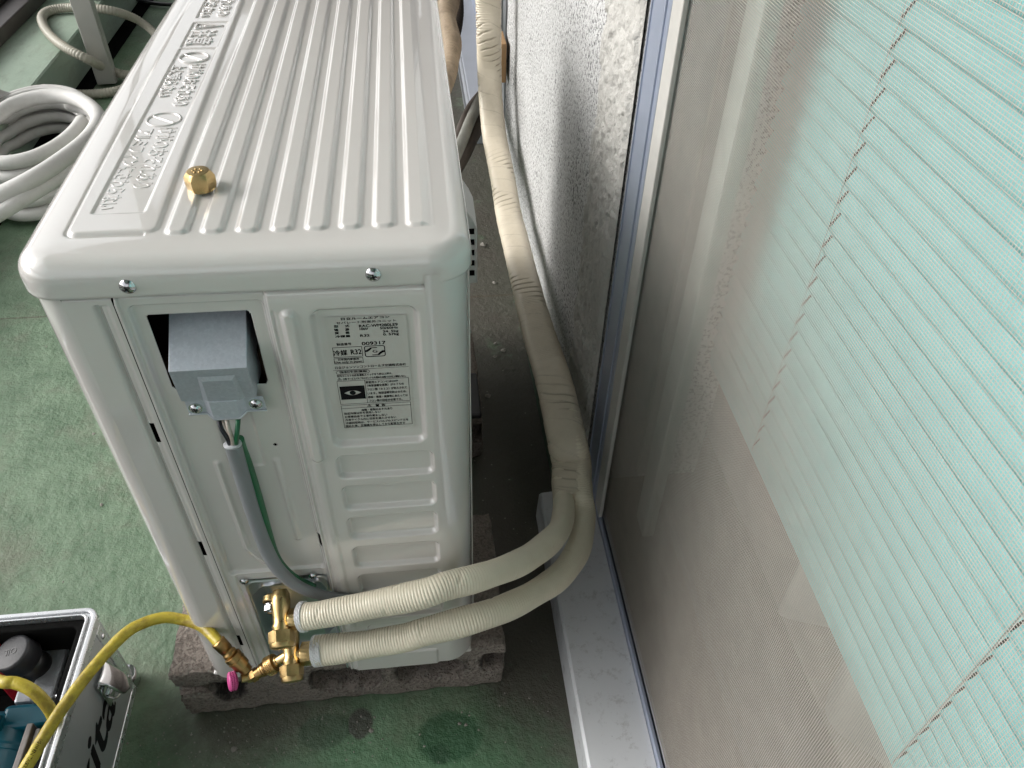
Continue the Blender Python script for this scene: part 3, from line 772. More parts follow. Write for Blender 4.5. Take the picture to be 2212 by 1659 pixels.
# ---- screws
def screw(pos, parent, r=.0046, ax=(0, -1, 0), rot=.3, dark=True, washer=0):
    q = Vector(pos); ax = Vector(ax)
    bm = bmesh.new()
    pr_ = [(0, r * 1.02)] + ([(.0008, r * 1.02), (.0008, r * .82)] if washer else []) + [(.0010 + r * .42 * (1 - (k / 6) ** 2), r * (.82 if washer else .96) * k / 6) for k in range(6, 0, -1)]
    lathe('x', q, ax, pr_, None, n=24, bm=bm)
    o = autosmooth(finish(bm, 'screw', M_CHROME, parent))
    bm = bmesh.new(); h = .0010 + r * .42
    for a in (rot, rot + math.pi / 2):
        M = Matrix.Translation(q + ax * (h - .0004)) @ ax.to_track_quat('Z', 'Y').to_matrix().to_4x4() @ Matrix.Rotation(a, 4, 'Z')
        box_bm(bm, (-r * .42, -r * .10, 0), (r * .42, r * .10, .00065), M=M)
    finish(bm, 'screw_cross', M_SCREWDARK, o)
    return o
screw((.0655, -.0021, .5835), ac, .0050, rot=.5); screw((.2140, -.0021, .5845), ac, .0050, rot=.2)
screw((.0700, -.0002, .2610), ac, .0038, rot=.4, washer=1); screw((.1300, -.0002, .2612), ac, .0038, rot=.9, washer=1)
screw((.1605, -.0022, .1030), ac, .0036, rot=.4, washer=1); screw((.2235, -.0010, .0985), ac, .0048, rot=.4, washer=1)
# ---- terminal cover bracket
def sheet(name, polys, mat, parent, th=.0009):
    V = [v for p_ in polys for v in p_]; F = []; k = 0
    for p_ in polys: F.append(list(range(k, k + len(p_)))); k += len(p_)
    me = bpy.data.meshes.new(name); me.from_pydata(V, [], F); me.update()
    bm = bmesh.new(); bm.from_mesh(me); bmesh.ops.remove_doubles(bm, verts=bm.verts, dist=1e-5); bmesh.ops.recalc_face_normals(bm, faces=bm.faces); bm.to_mesh(me); bm.free()
    o = link(name, me, mat, parent, False); md = o.modifiers.new('t', 'SOLIDIFY'); md.thickness = th; md.offset = 0
    bv = o.modifiers.new('b', 'BEVEL'); bv.width = .0006; bv.segments = 2; bv.limit_method = 'ANGLE'; bv.angle_limit = math.radians(20)
    return o
xa, xb = .0765, .1258
T0, T1 = (.028, .5535), (-.0140, .5235)     # (y,z) rear and near edge of the sloping top
B1 = (-.0036, .4870)                         # foot of the front face
terminal = sheet('terminal_cover', [
    [(xa, T0[0], T0[1]), (xb, T0[0], T0[1]), (xb, T1[0], T1[1]), (xa, T1[0], T1[1])],
    [(xa, T1[0], T1[1]), (xb, T1[0], T1[1]), (xb - .002, B1[0], B1[1]), (xa - .003, B1[0], B1[1])],
    [(xb, T0[0], T0[1]), (xb, T0[0], .49), (xb - .002, .004, .489), (xb - .002, B1[0], B1[1]), (xb, T1[0], T1[1])],
    [(xa, T0[0], T0[1]), (xa, T0[0], .49), (xa - .003, .004, .489), (xa - .003, B1[0], B1[1]), (xa, T1[0], T1[1])]], M_GALV, ac)
# embossed square on the front face, done as a raised plate that follows the slope
def fpt(u, v, o_=0.):
    a = Vector((xa, T1[0], T1[1])); b_ = Vector((xb, T1[0], T1[1])); c_ = Vector((xa - .003, B1[0], B1[1])); d_ = Vector((xb - .002, B1[0], B1[1]))
    p_ = (a * (1 - u) + b_ * u) * (1 - v) + (c_ * (1 - u) + d_ * u) * v; n_ = (b_ - a).cross(c_ - a).normalized()
    if n_.y > 0: n_ = -n_
    return tuple(p_ + n_ * o_)
o1 = [fpt(.33, .20, .0005), fpt(.82, .20, .0005), fpt(.86, .98, .0005), fpt(.29, .98, .0005)]
i1 = [fpt(.38, .30, .0021), fpt(.77, .30, .0021), fpt(.79, .98, .0021), fpt(.36, .98, .0021)]
pm('cover_emboss', o1 + i1, [(4, 5, 6, 7), (0, 1, 5, 4), (1, 2, 6, 5), (3, 0, 4, 7)], M_GALV, terminal, False)
yf = -.0022
flange = sheet('cover_flange', [
    [(.0745, yf, .488), (.0880, yf, .487), (.0880, yf, .4735), (.0750, yf, .4735)],
    [(.0880, yf, .487), (.0920, yf - .0035, .487), (.0920, yf - .0035, .4700), (.0880, yf, .4735)],
    [(.0920, yf - .0035, .487), (.1100, yf - .0035, .487), (.1100, yf - .0035, .4700), (.0920, yf - .0035, .4700)],
    [(.1100, yf - .0035, .487), (.1150, yf, .487), (.1150, yf, .4735), (.1100, yf - .0035, .4700)],
    [(.1150, yf, .487), (.1280, yf, .486), (.1285, yf, .4735), (.1150, yf, .4735)]], M_GALV, terminal, .0012)
lip = tube('flange_lip', [(.0750, yf - .001, .4732), (.0878, yf - .001, .4732), (.0922, yf - .0042, .4698), (.1098, yf - .0042, .4698), (.1150, yf - .001, .4732), (.1285, yf - .001, .4732)], .0008, M_ZINC, terminal, 8, .001, smoothpath=False)
screw((.0808, yf - .0006, .4790), terminal, .0046, rot=.3, washer=1); screw((.1222, yf - .0006, .4800), terminal, .0046, rot=.1, washer=1)
# ---- rating label
lab = pm('rating_label', [(.1785, .00010, .4440), (.2318, .00010, .4440), (.2325, .00010, .5500), (.1788, .00010, .5510)], [(0, 1, 2, 3)], M_FILM, ac, False)
PR = Print()
LAB = [
    ('日立ルームエアコン', 0.18948, 0.22105, 0.54814, 0.00321, 1),
    ('セパレート形室外ユニット', 0.18586, 0.22531, 0.54499, 0.00308, 0),
    ('型', 0.18428, 0.18698, 0.54214, 0.00327, 1),
    ('式', 0.19146, 0.19416, 0.54214, 0.00327, 1),
    ('RAC-WM280LE9', 0.20052, 0.22601, 0.54121, 0.00359, 1),
    ('電', 0.18403, 0.18673, 0.53914, 0.00329, 1),
    ('源', 0.19113, 0.19383, 0.53914, 0.00329, 1),
    ('100V', 0.20072, 0.20620, 0.53890, 0.00283, 1),
    ('50/60Hz', 0.21411, 0.22600, 0.53882, 0.00283, 1),
    ('質', 0.18403, 0.18673, 0.53646, 0.00315, 1),
    ('量', 0.19106, 0.19376, 0.53646, 0.00315, 1),
    ('24. 5kg', 0.21578, 0.22613, 0.53596, 0.00286, 1),
    ('冷媒量', 0.18405, 0.19391, 0.53354, 0.00318, 1),
    ('R32', 0.20051, 0.20660, 0.53313, 0.00319, 1),
    ('0. 57kg', 0.21580, 0.22618, 0.53329, 0.00304, 1),
    ('製造番号', 0.18400, 0.19386, 0.52658, 0.00340, 0),
    ('009317', 0.20083, 0.21674, 0.52576, 0.00446, 1),
    ('冷媒', 0.18099, 0.19022, 0.51798, 0.00740, 1),
    ('R32', 0.19269, 0.19976, 0.51803, 0.00694, 1),
    ('日本国内家庭用', 0.18343, 0.19753, 0.51313, 0.00285, 0),
    ('Use only in Japan', 0.18088, 0.19925, 0.51077, 0.00286, 0),
    ('日立ジョンソンコントロールズ空調株式会社', 0.18046, 0.22923, 0.50564, 0.00374, 0),
    ('強制冷房運転', 0.18289, 0.20204, 0.50134, 0.00310, 0),
    ('室内ユニットの応急運転スイッチを５秒以上押す。', 0.18073, 0.21910, 0.49791, 0.00329, 0),
    ('注意 サービスバルブのスピンドルを閉めた状態で5分以上運転しない。', 0.18450, 0.22854, 0.49482, 0.00332, 0),
    ('家庭用エアコンにはGWP', 0.19999, 0.22264, 0.49044, 0.00372, 0),
    ('（地球温暖化係数）が６７５の', 0.20071, 0.22650, 0.48719, 0.00376, 0),
    ('フロン類（Ｒ３２）が封入されて', 0.20034, 0.22842, 0.48348, 0.00378, 0),
    ('います。地球温暖化防止のため、', 0.20023, 0.22817, 0.47963, 0.00382, 0),
    ('移設・修理・廃棄等にあたっては', 0.20028, 0.22860, 0.47582, 0.00386, 0),
    ('フロン類の回収が必要です。', 0.20053, 0.22446, 0.47219, 0.00388, 0),
    ('警', 0.20473, 0.20743, 0.46718, 0.00376, 1),
    ('告', 0.20909, 0.21179, 0.46718, 0.00376, 1),
    ('故障・破裂のおそれあり', 0.19420, 0.21646, 0.46334, 0.00377, 0),
    ('指定冷媒以外を使用しない', 0.18136, 0.20781, 0.46064, 0.00362, 0),
    ('お客様自身で工事作業をしない', 0.18150, 0.21227, 0.45724, 0.00363, 0),
    ('冷凍サイクル内に空気を混入させない', 0.18139, 0.21868, 0.45410, 0.00365, 0),
    ('冷媒回収時は、サービスバルブのスピンドルを', 0.18144, 0.22755, 0.45076, 0.00368, 0),
    ('閉めた後、圧縮機を停止してから配管を外す', 0.18117, 0.22492, 0.44749, 0.00372, 0),
]
for t_, x0_, x1_, z_, s_, b_ in LAB: PR.text(t_, x0_, x1_, z_, s_ * (.70 if any(ord(q) > 0x2000 for q in t_) else .90), bold=.00020 if b_ else .00011)
PR.frame(.1808, .5160, .2006, .5250, .00035); PR.frame(.1806, .5100, .2004, .5152, .0003)
PR.rect(.1790, .5042, .2310, .50445)
# handshake style recycling mark
for a0, cx_, cz_ in ((0, .2143, .5232), (90, .2038, .5232), (180, .2038, .5168), (270, .2143, .5168)): PR.ring(cx_, cz_, .0018, .0018, .0006, a0, a0 + 90, 8)
PR.rect(.2038, .5244, .2143, .5250); PR.rect(.2038, .5150, .2143, .5156); PR.rect(.2020, .5168, .2026, .5232); PR.rect(.2155, .5168, .2161, .5232)
PR.text('G', .2074, .2106, .5187, .0034, bold=.0001)
PR.poly([(.2026, .5196), (.2040, .5196), (.2062, .5214), (.2076, .5232), (.2056, .5230), (.2036, .5214), (.2026, .5212)]); PR.rect(.2058, .5228, .2108, .5234)
PR.poly([(.2155, .5204), (.2141, .5204), (.2120, .5188), (.2104, .5168), (.2124, .5170), (.2145, .5186), (.2155, .5188)]); PR.rect(.2070, .5164, .2122, .5170)
for a_, b_ in (((.1822, .5036), (.2020, .5036)), ((.1822, .5003), (.2020, .5003))): PR.line([a_, b_], .0003)
PR.ring(.1822, .50195, .0017, .00165, .0003, 90, 270, 12); PR.ring(.2020, .50195, .0017, .00165, .0003, -90, 90, 12)
for cx_, cz_ in ((.1822, .4949), (.2003, .4675)):
    PR.line([(cx_ - .0014, cz_), (cx_ + .0014, cz_), (cx_, cz_ + .0024), (cx_ - .0014, cz_)], .0003); PR.line([(cx_, cz_ + .0005), (cx_, cz_ + .0016)], .0004)
PR.frame(.1800, .4712, .2303, .4940, .0003); PR.rect(.1993, .4715, .1996, .4937)
PR.frame(.1800, .4468, .2303, .4700, .0003); PR.rect(.1803, .4668, .2300, .4671)
ex, ez = .1899, .4822
def lens(n=16, w_=.0060, h_=.0023): return [(ex - w_ + 2 * w_ * k / n, ez + h_ * math.sin(math.pi * k / n)) for k in range(n + 1)] + [(ex + w_ - 2 * w_ * k / n, ez - h_ * math.sin(math.pi * k / n)) for k in range(1, n)]
up = lens()[:17]; lo_ = [lens()[0]] + lens()[:15:-1][:0]
top = up; botm = [(x, 2 * ez - z) for x, z in up]
for k in range(16):
    PR.poly([top[k], top[k + 1], (top[k + 1][0], .4888), (top[k][0], .4888)]); PR.poly([(botm[k][0], .4758), (botm[k + 1][0], .4758), botm[k + 1], botm[k]])
PR.rect(.1812, .4758, top[0][0], .4888); PR.rect(top[-1][0], .4758, .1986, .4888)
PR.poly([(ex + .0022 * math.cos(a), ez + .0021 * math.sin(a)) for a in np.linspace(0, 2 * math.pi, 24)[:-1]])
PR.build('label_print', M_INK, lab, lambda V: np.c_[V[:, 0], -.00010 - V[:, 2] * 0 - .00001 * np.arange(len(V)) / len(V), V[:, 1]])
# ---- rear sensor cover seen over the right edge of the lid
bm = bmesh.new()
out_ = [(.2765, .150, .558), (.300, .180, .545), (.300, .300, .545), (.2765, .330, .558)]
def prism(bm, pts, z0, z1):
    a = [bm.verts.new((x, y, z0)) for x, y in pts]; c_ = [bm.verts.new((x, y, z1)) for x, y in pts]
    n = len(pts)
    for k in range(n): bm.faces.new((a[k], a[(k + 1) % n], c_[(k + 1) % n], c_[k]))
    bm.faces.new(a[::-1]); bm.faces.new(c_)
# sensor cover body with louvre slots
bm = bmesh.new()
sec = [(.2772, .385), (.3005, .385), (.3005, .452), (.2960, .462), (.2860, .480), (.2772, .485)]
a = [bm.verts.new((x, .262, z)) for x, z in sec]; c_ = [bm.verts.new((x, .318, z + .004)) for x, z in sec]
for k in range(6): bm.faces.new((a[k], a[(k + 1) % 6], c_[(k + 1) % 6], c_[k]))
bm.faces.new(a[::-1]); bm.faces.new(c_)
es = [e for e in bm.edges]; bmesh.ops.bevel(bm, geom=es, offset=.0015, segments=2, profile=.5, affect='EDGES')
rc = finish(bm, 'rear_sensor_cover', M_WHITEPLASTIC, ac)
for k in range(5):
    z = .396 + k * .0125
    box('vent_slot', (.2815, .2612, z), (.2975, .2622, z + .0062), M_BLACK, rc)
# ---- lower pocket with zinc plate
def pocket():
    xs = np.linspace(.0690, .1424, 150); zs_ = np.linspace(.088, .2600, 260); X, Z = np.meshgrid(xs, zs_)
    d = rrect(X, Z, .0702, .1418, .05, .2580, .0075)
    Y = -.0014 + .0225 * sst(d + np.where(Z > .235, .0095, .0045), np.where(Z > .235, .019, .009))
    Y = Y + .0012 * np.exp(-((d + .0012) / .0012) ** 2) * -1
    Y = Y - .014 * sst(rrect(X, Z, .0815, .1300, .1300, .2420, .010), .012)
    Y = np.minimum(Y, .030) + .0020
    return npmesh('valve_plate', np.stack([X, Y, Z], -1).reshape(-1, 3), grid_faces(len(zs_), len(xs)), M_ZINC, ac)
vp = pocket()
def V3(*a): return Vector(a)
AX = Vector((.06, -.90, -.43)).normalized()
def valve(base, C, hexr, nut, parent, label):
    """brass service valve: body with mounting lug, spindle cap, flare branch to the right"""
    base = Vector(base); C = Vector(C)
    ax = AX
    bm = bmesh.new()
    o = C - ax * .021
    lathe('b', o, ax, [(-.006, .0060), (-.002, .0080), (.004, .0088), (.012, .0082), (.018, .0074), (.0230, .0074), (.026, .0086), (.0275, .0082), (.031, .0080)], None, bm=bm, n=24)
    lathe('b', C - Vector((.002, 0, 0)), (1, 0, 0), [(0, .0052), (.006, .0056), (.0105, .0060)], None, bm=bm, n=20)
    lo = base; d = (o + ax * .003) - lo
    lathe('b', lo + Vector((0, .003, 0)), (0, -1, -.25), [(0, .0072), (.0015, .0085), (.006, .0085), (.0068, .0078)], None, bm=bm, n=20)
    lathe('b', lo, d, [(0, .0050), (d.length, .0058)], None, bm=bm, n=12)
    body = autosmooth(finish(bm, 'service_valve', M_BRASS, parent), 40)
    capo = C + ax * .0085
    cap = autosmooth(lathe('valve_cap', capo, ax, [(0, hexr * .86, 0), (.0008, hexr, 1), (.0100, hexr, 1), (.0108, hexr * .94, 0), (.0135, hexr * .93), (.0150, hexr * .86), (.0160, hexr * .62), (.0162, .001)], M_BRASS3, body, n=36, rot=.3), 28)
    for k in range(5):
        a = 2 * math.pi * k / 5; q = capo + ax * .0162 + Vector((math.cos(a) * hexr * .3, math.sin(a) * hexr * .12, math.sin(a) * hexr * .25))
        lathe('cap_stamp', q, ax, [(0, .0008), (.0003, .0006)], M_BRASS3, cap, n=6)
    nx, nl, nr = nut
    nt2 = autosmooth(lathe('flare_nut', C + Vector((nx, 0, 0)), (1, -.03, .03), [(0, nr * .85), (.0008, nr, 1), (nl * .72, nr, 1), (nl * .8, nr * .80), (nl, nr * .66), (nl + .008, nr * .6)], M_BRASS, body, n=36, rot=.1), 28)
    bolt = autosmooth(lathe('mount_bolt', base + Vector((0, -.006, -.001)), (0, -1, -.25), [(0, .0068), (.001, .0068), (.0012, .0064, 1), (.0058, .0064, 1), (.0062, .0046), (.0075, .0034), (.0078, .0016)], M_CHROME, body, n=30), 28)
    return body
C1 = Vector((0.10041,-0.026,0.23315)); C2 = Vector((0.09971,-0.028,0.17472))
v1 = valve((0.09108,-0.006,0.23822), C1, .0118, (.0070, .0095, .0098), ac, '')
v2 = valve((0.09319,-0.006,0.17092), C2, .0110, (.0095, .0125, .0112), ac, '')
# ================================================================= CONCRETE BLOCKS
def conc_block(name, x0, x1, y0, y1, label):
    nx, ny, nz = 220, 70, 64
    rr = np.random.default_rng(int(abs(x0 * 1000) + y0 * 977))
    def nz_(P, s, a):
        q = P * s; return a * (np.sin(q[:, 0] * 1.3 + 2 * np.sin(q[:, 1])) * np.sin(q[:, 1] * 1.7 + q[:, 2]) + np.sin(q[:, 2] * 2.1 + q[:, 0] * .7) * .6)
    V = []; Q = []; k0 = 0
    def face(A, B, fnn, na, nb):
        nonlocal k0
        a = np.linspace(0, 1, na); b_ = np.linspace(0, 1, nb); AA, BB = np.meshgrid(a, b_)
        P = fnn(AA, BB); V.append(P.reshape(-1, 3)); Q.append(grid_faces(nb, na) + k0); k0 += na * nb
    Hh = .0885
    def front(a, b_):
        X = x0 + (x1 - x0) * a; Z = Hh * b_
        # two hollows opening towards the camera, a slanting undercut at the left, a slot at the right end
        u = (X - x0) / (x1 - x0)
        Y = np.full_like(X, y0)
        for h0, h1, z0, z1 in ((.098, .170, .020, .067), (.190, .262, .022, .064), (-.002, .022, .028, .062)):
            d = rrect(X, Z, h0, h1, z0, z1, .015) + .0015 * np.sin(X * 260) * np.sin(Z * 310); Y += .150 * sst(d + .001, .006)
        d = rrect(X, Z, .286, .33, .036, .070, .004); Y += .03 * sst(d, .004)
        # groove line low on the face
        Y += .006 * sst(-(Z - .050), .012) * 0
        lip = sst(-(u - .13), .05)
        Y = Y - .012 * sst(Z - .046, .014) * np.clip(1 - u * .9, .12, 1) * 0
        left = np.clip((.16 - u) / .16, 0, 1)
        band = sst(np.abs(Z - .052) - .007, .005); X = X + .032 * left * band; Y = Y + .022 * np.clip((.22 - u) / .08, 0, 1) * band - .004 * left * (Z < .045)
        Y = Y + .0 * Z
        return np.stack([X, Y, Z], -1)
    face(None, None, front, nx, nz)
    def top(a, b_):
        X = x0 + (x1 - x0) * a; Y = y0 + (y1 - y0) * b_
        return np.stack([X, Y, np.full_like(X, Hh)], -1)
    face(None, None, top, nx, ny)
    def right(a, b_): return np.stack([np.full_like(a, x1), y0 + (y1 - y0) * a, Hh * b_], -1)
    face(None, None, right, ny, nz)
    def left_(a, b_):
        Z = Hh * b_; u = np.zeros_like(a)
        return np.stack([x0 + .032 * sst(np.abs(Z - .052) - .007, .005), y0 + (y1 - y0) * (1 - a), Z], -1)
    face(None, None, left_, ny, nz)
    def back(a, b_): return np.stack([x1 + (x0 - x1) * a, np.full_like(a, y1), Hh * b_], -1)
    face(None, None, back, nx, nz)
    V = np.vstack(V); Q = np.vstack(Q)
    r = (nz_(V, 55, .0010) + nz_(V, 140, .0006) + nz_(V, 330, .0004))
    cen = np.array([(x0 + x1) / 2, (y0 + y1) / 2, Hh / 2]); d = (V - cen) / np.array([(x1 - x0) / 2, (y1 - y0) / 2, Hh / 2])
    V = V + np.sign(d) * (np.abs(d) > .97) * r[:, None] * np.array([1, 1, .7])
    V[:, 2] = np.where(V[:, 2] < .0015, 0.0005, np.minimum(V[:, 2], Hh + .0003))
    # worn edges
    e = np.sort(1 - np.minimum(np.abs(d), 1), axis=1)[:, 1] * .05; w_ = np.clip(1 - e / .006, 0, 1)[:, None] ** 2
    V = V - np.sign(d) * w_ * (np.abs(d) > .9) * .0016 * (1 + .6 * np.sin(V[:, :1] * 160 + V[:, 1:2] * 90))
    V[:, 2] = np.maximum(V[:, 2], .0005)
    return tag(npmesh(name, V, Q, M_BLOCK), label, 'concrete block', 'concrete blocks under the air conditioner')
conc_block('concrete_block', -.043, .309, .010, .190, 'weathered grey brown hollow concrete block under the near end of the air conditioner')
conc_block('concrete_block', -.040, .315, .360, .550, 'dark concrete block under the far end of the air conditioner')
box_rb = tag(box('rubber_pad', (.285, .352, .0890), (.313, .44, .099), M_BLKPL, None, .003), 'black rubber pad on the far concrete block', 'pad')
# ================================================================= INSULATED PIPES
pp = thing('insulated_pipes', 'ivory tape wrapped refrigerant pipes running from the brass valves along the wall', 'pipes')
PA = [(0.12169,-0.03128,0.24472), (0.13918,-0.03295,0.24848), (0.18281,-0.03317,0.25769), (0.22581,-0.03307,0.26714), (0.2484,-0.02841,0.2696), (0.27776,-0.01933,0.26455), (0.30964,9e-05,0.24885), (0.33409,0.02356,0.2305), (0.35869,0.05236,0.21346), (0.37626,0.08258,0.19689), (0.38907,0.11856,0.1799), (0.39505,0.15344,0.17102), (0.40173,0.18533,0.16788)]
PB = [(0.12708,-0.03841,0.19664), (0.15943,-0.03948,0.20031), (0.20767,-0.03946,0.20751), (0.22617,-0.03779,0.21206), (0.26663,-0.033,0.21732), (0.30338,-0.02059,0.21251), (0.33826,0.00294,0.19873), (0.36579,0.02787,0.18533), (0.3897,0.0623,0.17275), (0.40246,0.09383,0.16718), (0.40903,0.12209,0.16309), (0.41043,0.15246,0.16047), (0.41135,0.18634,0.16155)]
def ribfn(pitch, amp, seed=0):
    g = np.random.default_rng(seed); ph = g.random(3) * 6
    def fn(t, th):
        tt = t + .0006 * np.sin(th + ph[0]) + .0004 * np.sin(t * 90 + ph[1])
        am = amp * (.75 + .35 * np.sin(t * 37 + ph[2]) * np.sin(th * 2 + t * 20)) * np.ones_like(th)
        w_ = np.abs(np.sin(np.pi * tt / pitch)) ** .7
        big = .00045 * np.sin(t * 43 + ph[0]) + .0003 * np.sin(t * 110 + th * 2 + ph[1])
        wr = -.0009 * np.exp(-((np.mod(t + .007 * np.sin(th) + ph[2] * .01, .061) - .03) / .0016) ** 2) * np.clip(np.sin(th * 3 + t * 50 + ph[1]), 0, 1)
        return am * w_ + big + wr
    return fn
c_b = [Vector((0.3984,0.13527,0.1712)), Vector((0.40121,0.16105,0.17124)), Vector((0.40498,0.18738,0.1735)), Vector((0.402,0.20389,0.19062)), Vector((0.402,0.25292,0.19222))]; n_b = Vector((1, -.15, .18)).normalized()
PA = PA[:9] + [(0.37522,0.08421,0.19407)] + [c - n_b * .0103 for c in c_b]; PB = PB[:10] + [(0.40839,0.11769,0.16711)] + [c + n_b * .0100 for c in c_b]
pa = tube('pipe', PA, .0122, M_TAPE, pp, 40, .00045, ribfn(.0026, .0007, 1))
pb_ = tube('pipe', PB, .0128, M_TAPE, pp, 40, .00045, ribfn(.0026, .0007, 2))
def netend(P0, P1, r, parent, l=.004):
    P0 = Vector(P0); ax = (Vector(P1) - P0).normalized()
    o = tube('net_end', [P0 - ax * .0030, P0, P0 + ax * l], r, M_NET, parent, 60, .0004,
         lambda t, th: .0004 * np.sign(np.sin(th * 20 + t * 2500)) * np.sign(np.sin(t * 4500)) + .0005 * np.sin(th * 3), smoothpath=False)
netend(PA[0], PA[1], .0130, pa, .0020); netend(PB[0], PB[1], .0138, pb_, .0062)
BU = [(0.3984,0.13527,0.1712), (0.40121,0.16105,0.17124), (0.40498,0.18738,0.1735), (0.402,0.20389,0.19062), (0.402,0.25292,0.19222), (0.4,0.29943,0.2007), (0.4,0.37879,0.18398), (0.4,0.46609,0.16785), (0.4,0.55273,0.1593), (0.4,0.64504,0.15244), (0.399,0.71482,0.15323), (0.398,0.78286,0.15018), (0.397,0.90202,0.17178), (0.395,1.01481,0.18598), (0.393,1.07386,0.22973), (0.392,1.10632,0.2848), (0.391,1.10967,0.34862), (0.391,1.12218,0.39416), (0.391,1.12598,0.45231)]
def bushape(t, th):
    T = np.array([0, .10, .25, .40, .60, .95, 1.3, 2.0]); hw = np.interp(t, T, [.0227, .0230, .0226, .0222, .0222, .0230, .0240, .024]); hh = np.interp(t, T, [.0133, .0145, .0150, .0150, .0150, .0170, .018, .018])
    e = .74
    cx, sx = np.cos(th), np.sin(th)
    wr = 1 + .010 * np.sin(t * 23) + .006 * np.sin(t * 61 + th)
    step = .026 * (np.mod(t + .012 * np.cos(th) , .034) / .034)
    rib = .018 * (np.abs(np.sin(np.pi * (t + .0008 * np.sin(th * 2)) / .0024)) - .5) * (.45 + .4 * np.sin(t * 31 + th))
    k = (np.mod(t + .009 * np.cos(th + t * 3), .0131) - .006)
    crease = -.11 * np.exp(-(k / .0013) ** 2) * np.clip(np.sin(th * 1.5 + t * 47) * 1.4, 0, 1) * np.clip(.25 + np.sin(t * 19), 0, 1)
    crease2 = -.08 * np.exp(-((np.mod(t + .006 * np.sin(th), .0047) - .002) / .0006) ** 2) * np.clip(np.sin(th + 2.4), 0, 1) * (np.abs(t - .30) < .09)
    crease3 = -.075 * np.exp(-((np.mod(t, .0046) - .002) / .0008) ** 2) * (.5 - .5 * np.cos(th * 1 + .6)) * (np.abs(t - 1.22) < .12)
    m = wr + step + rib + crease + crease2 + crease3
    return np.sign(cx) * np.abs(cx) ** e * hw * m, np.sign(sx) * np.abs(sx) ** e * hh * m
wb = tube('wrapped_bundle', BU, 1.0, M_TAPE2, pp, 72, .0006, None, hint=(1, -.15, .18), shape=bushape)
# crease shade painted on as dark lines, with grime along the tape overlaps
A_, t_b = resample(catmull(BU), .0006); th_b = np.linspace(0, 2 * np.pi, 72, endpoint=False); TT, HH = np.meshgrid(t_b, th_b, indexing='ij')
kk = np.mod(TT + .009 * np.cos(HH + TT * 3), .0131) - .006
g1 = np.exp(-(kk / .0011) ** 2) * np.clip(np.sin(HH * 1.5 + TT * 47) * 1.6, 0, 1) * np.clip(.45 + np.sin(TT * 19), 0, 1)
k2 = np.mod(TT + .012 * np.cos(HH), .034); g2 = np.exp(-(k2 / .0011) ** 2) * (.35 + .65 * np.clip(np.sin(HH * 2 + TT * 31), 0, 1))
shade_grime = np.r_[np.clip(g1 + g2, 0, 1).ravel(), 0, 0].astype(np.float32)
at_ = wb.data.attributes.new('shade_grime', 'FLOAT', 'POINT')
if len(shade_grime) == len(wb.data.vertices): at_.data.foreach_set('value', shade_grime)
f0 = [(0.38841,0.13603,0.19262), (0.41208,0.13624,0.18164), (0.41256,0.11251,0.17986), (0.39739,0.12197,0.18773)]
# ================================================================= POWER CABLE
cb = thing('power_cable', 'grey sheathed cable with a green earth wire hanging from the terminal cover', 'cable')
def ov(t, th): return .0062 * np.cos(th) + 0 * t, .0042 * np.sin(th) + 0 * t
CP = [(0.10044,-0.01,0.4467), (0.09902,-0.007,0.42585), (0.09829,-0.006,0.39581), (0.098,-0.0055,0.36004), (0.09873,-0.006,0.32835), (0.10085,-0.007,0.3038), (0.10562,-0.009,0.28541), (0.11474,-0.01,0.26557), (0.1274,-0.009,0.24802), (0.14547,-0.008,0.23527), (0.17803,-0.008,0.22473), (0.23365,-0.008,0.22159)]
sh = tube('sheath', CP, 1, M_CABLE, cb, 28, .002, None, hint=(1, 0, .35), shape=ov)
tube('sheath_end', [Vector(CP[0]) + Vector((-.0002, 0, .0016)), Vector(CP[0]) - Vector((0, 0, .0004))], 1, M_CABLEEND, cb, 28, .0008, None, hint=(1, 0, 0), shape=lambda t, th: (.0066 * np.cos(th) + 0 * t, .0046 * np.sin(th) + 0 * t), smoothpath=False)
tube('core_wire', [(0.09411,-0.0035,0.46981), (0.09617,-0.01,0.46449), (0.09865,-0.012,0.45681), (0.09842,-0.01,0.4464)], .0016, M_WBLACK, cb, 12, .001)
tube('core_wire', [(0.09944,-0.0035,0.46934), (0.10154,-0.011,0.46503), (0.10194,-0.012,0.45408), (0.10014,-0.01,0.44525)], .0016, M_WWHITE, cb, 12, .001)
tube('core_wire', [(0.09576,-0.002,0.46816), (0.09839,-0.006,0.45968), (0.09987,-0.008,0.45003), (0.09942,-0.008,0.44316)], .0013, M_WWHITE, cb, 12, .001)
tube('earth_wire', [(0.10795,-0.0035,0.46859), (0.10715,-0.01,0.46349), (0.10528,-0.012,0.45618), (0.10333,-0.011,0.44898)], .0018, M_WGREEN, cb, 12, .001)
tube('earth_wire', [(0.10482,-0.006,0.44842), (0.10389,-0.003,0.43429), (0.1045,-0.0025,0.41549), (0.10462,-0.0025,0.39094), (0.10437,-0.0025,0.35904), (0.10394,-0.0025,0.32805), (0.10431,-0.003,0.30168), (0.10793,-0.004,0.28332), (0.11631,-0.004,0.26349), (0.12954,-0.004,0.24818)], .0034, M_WGREEN, cb, 14, .002)
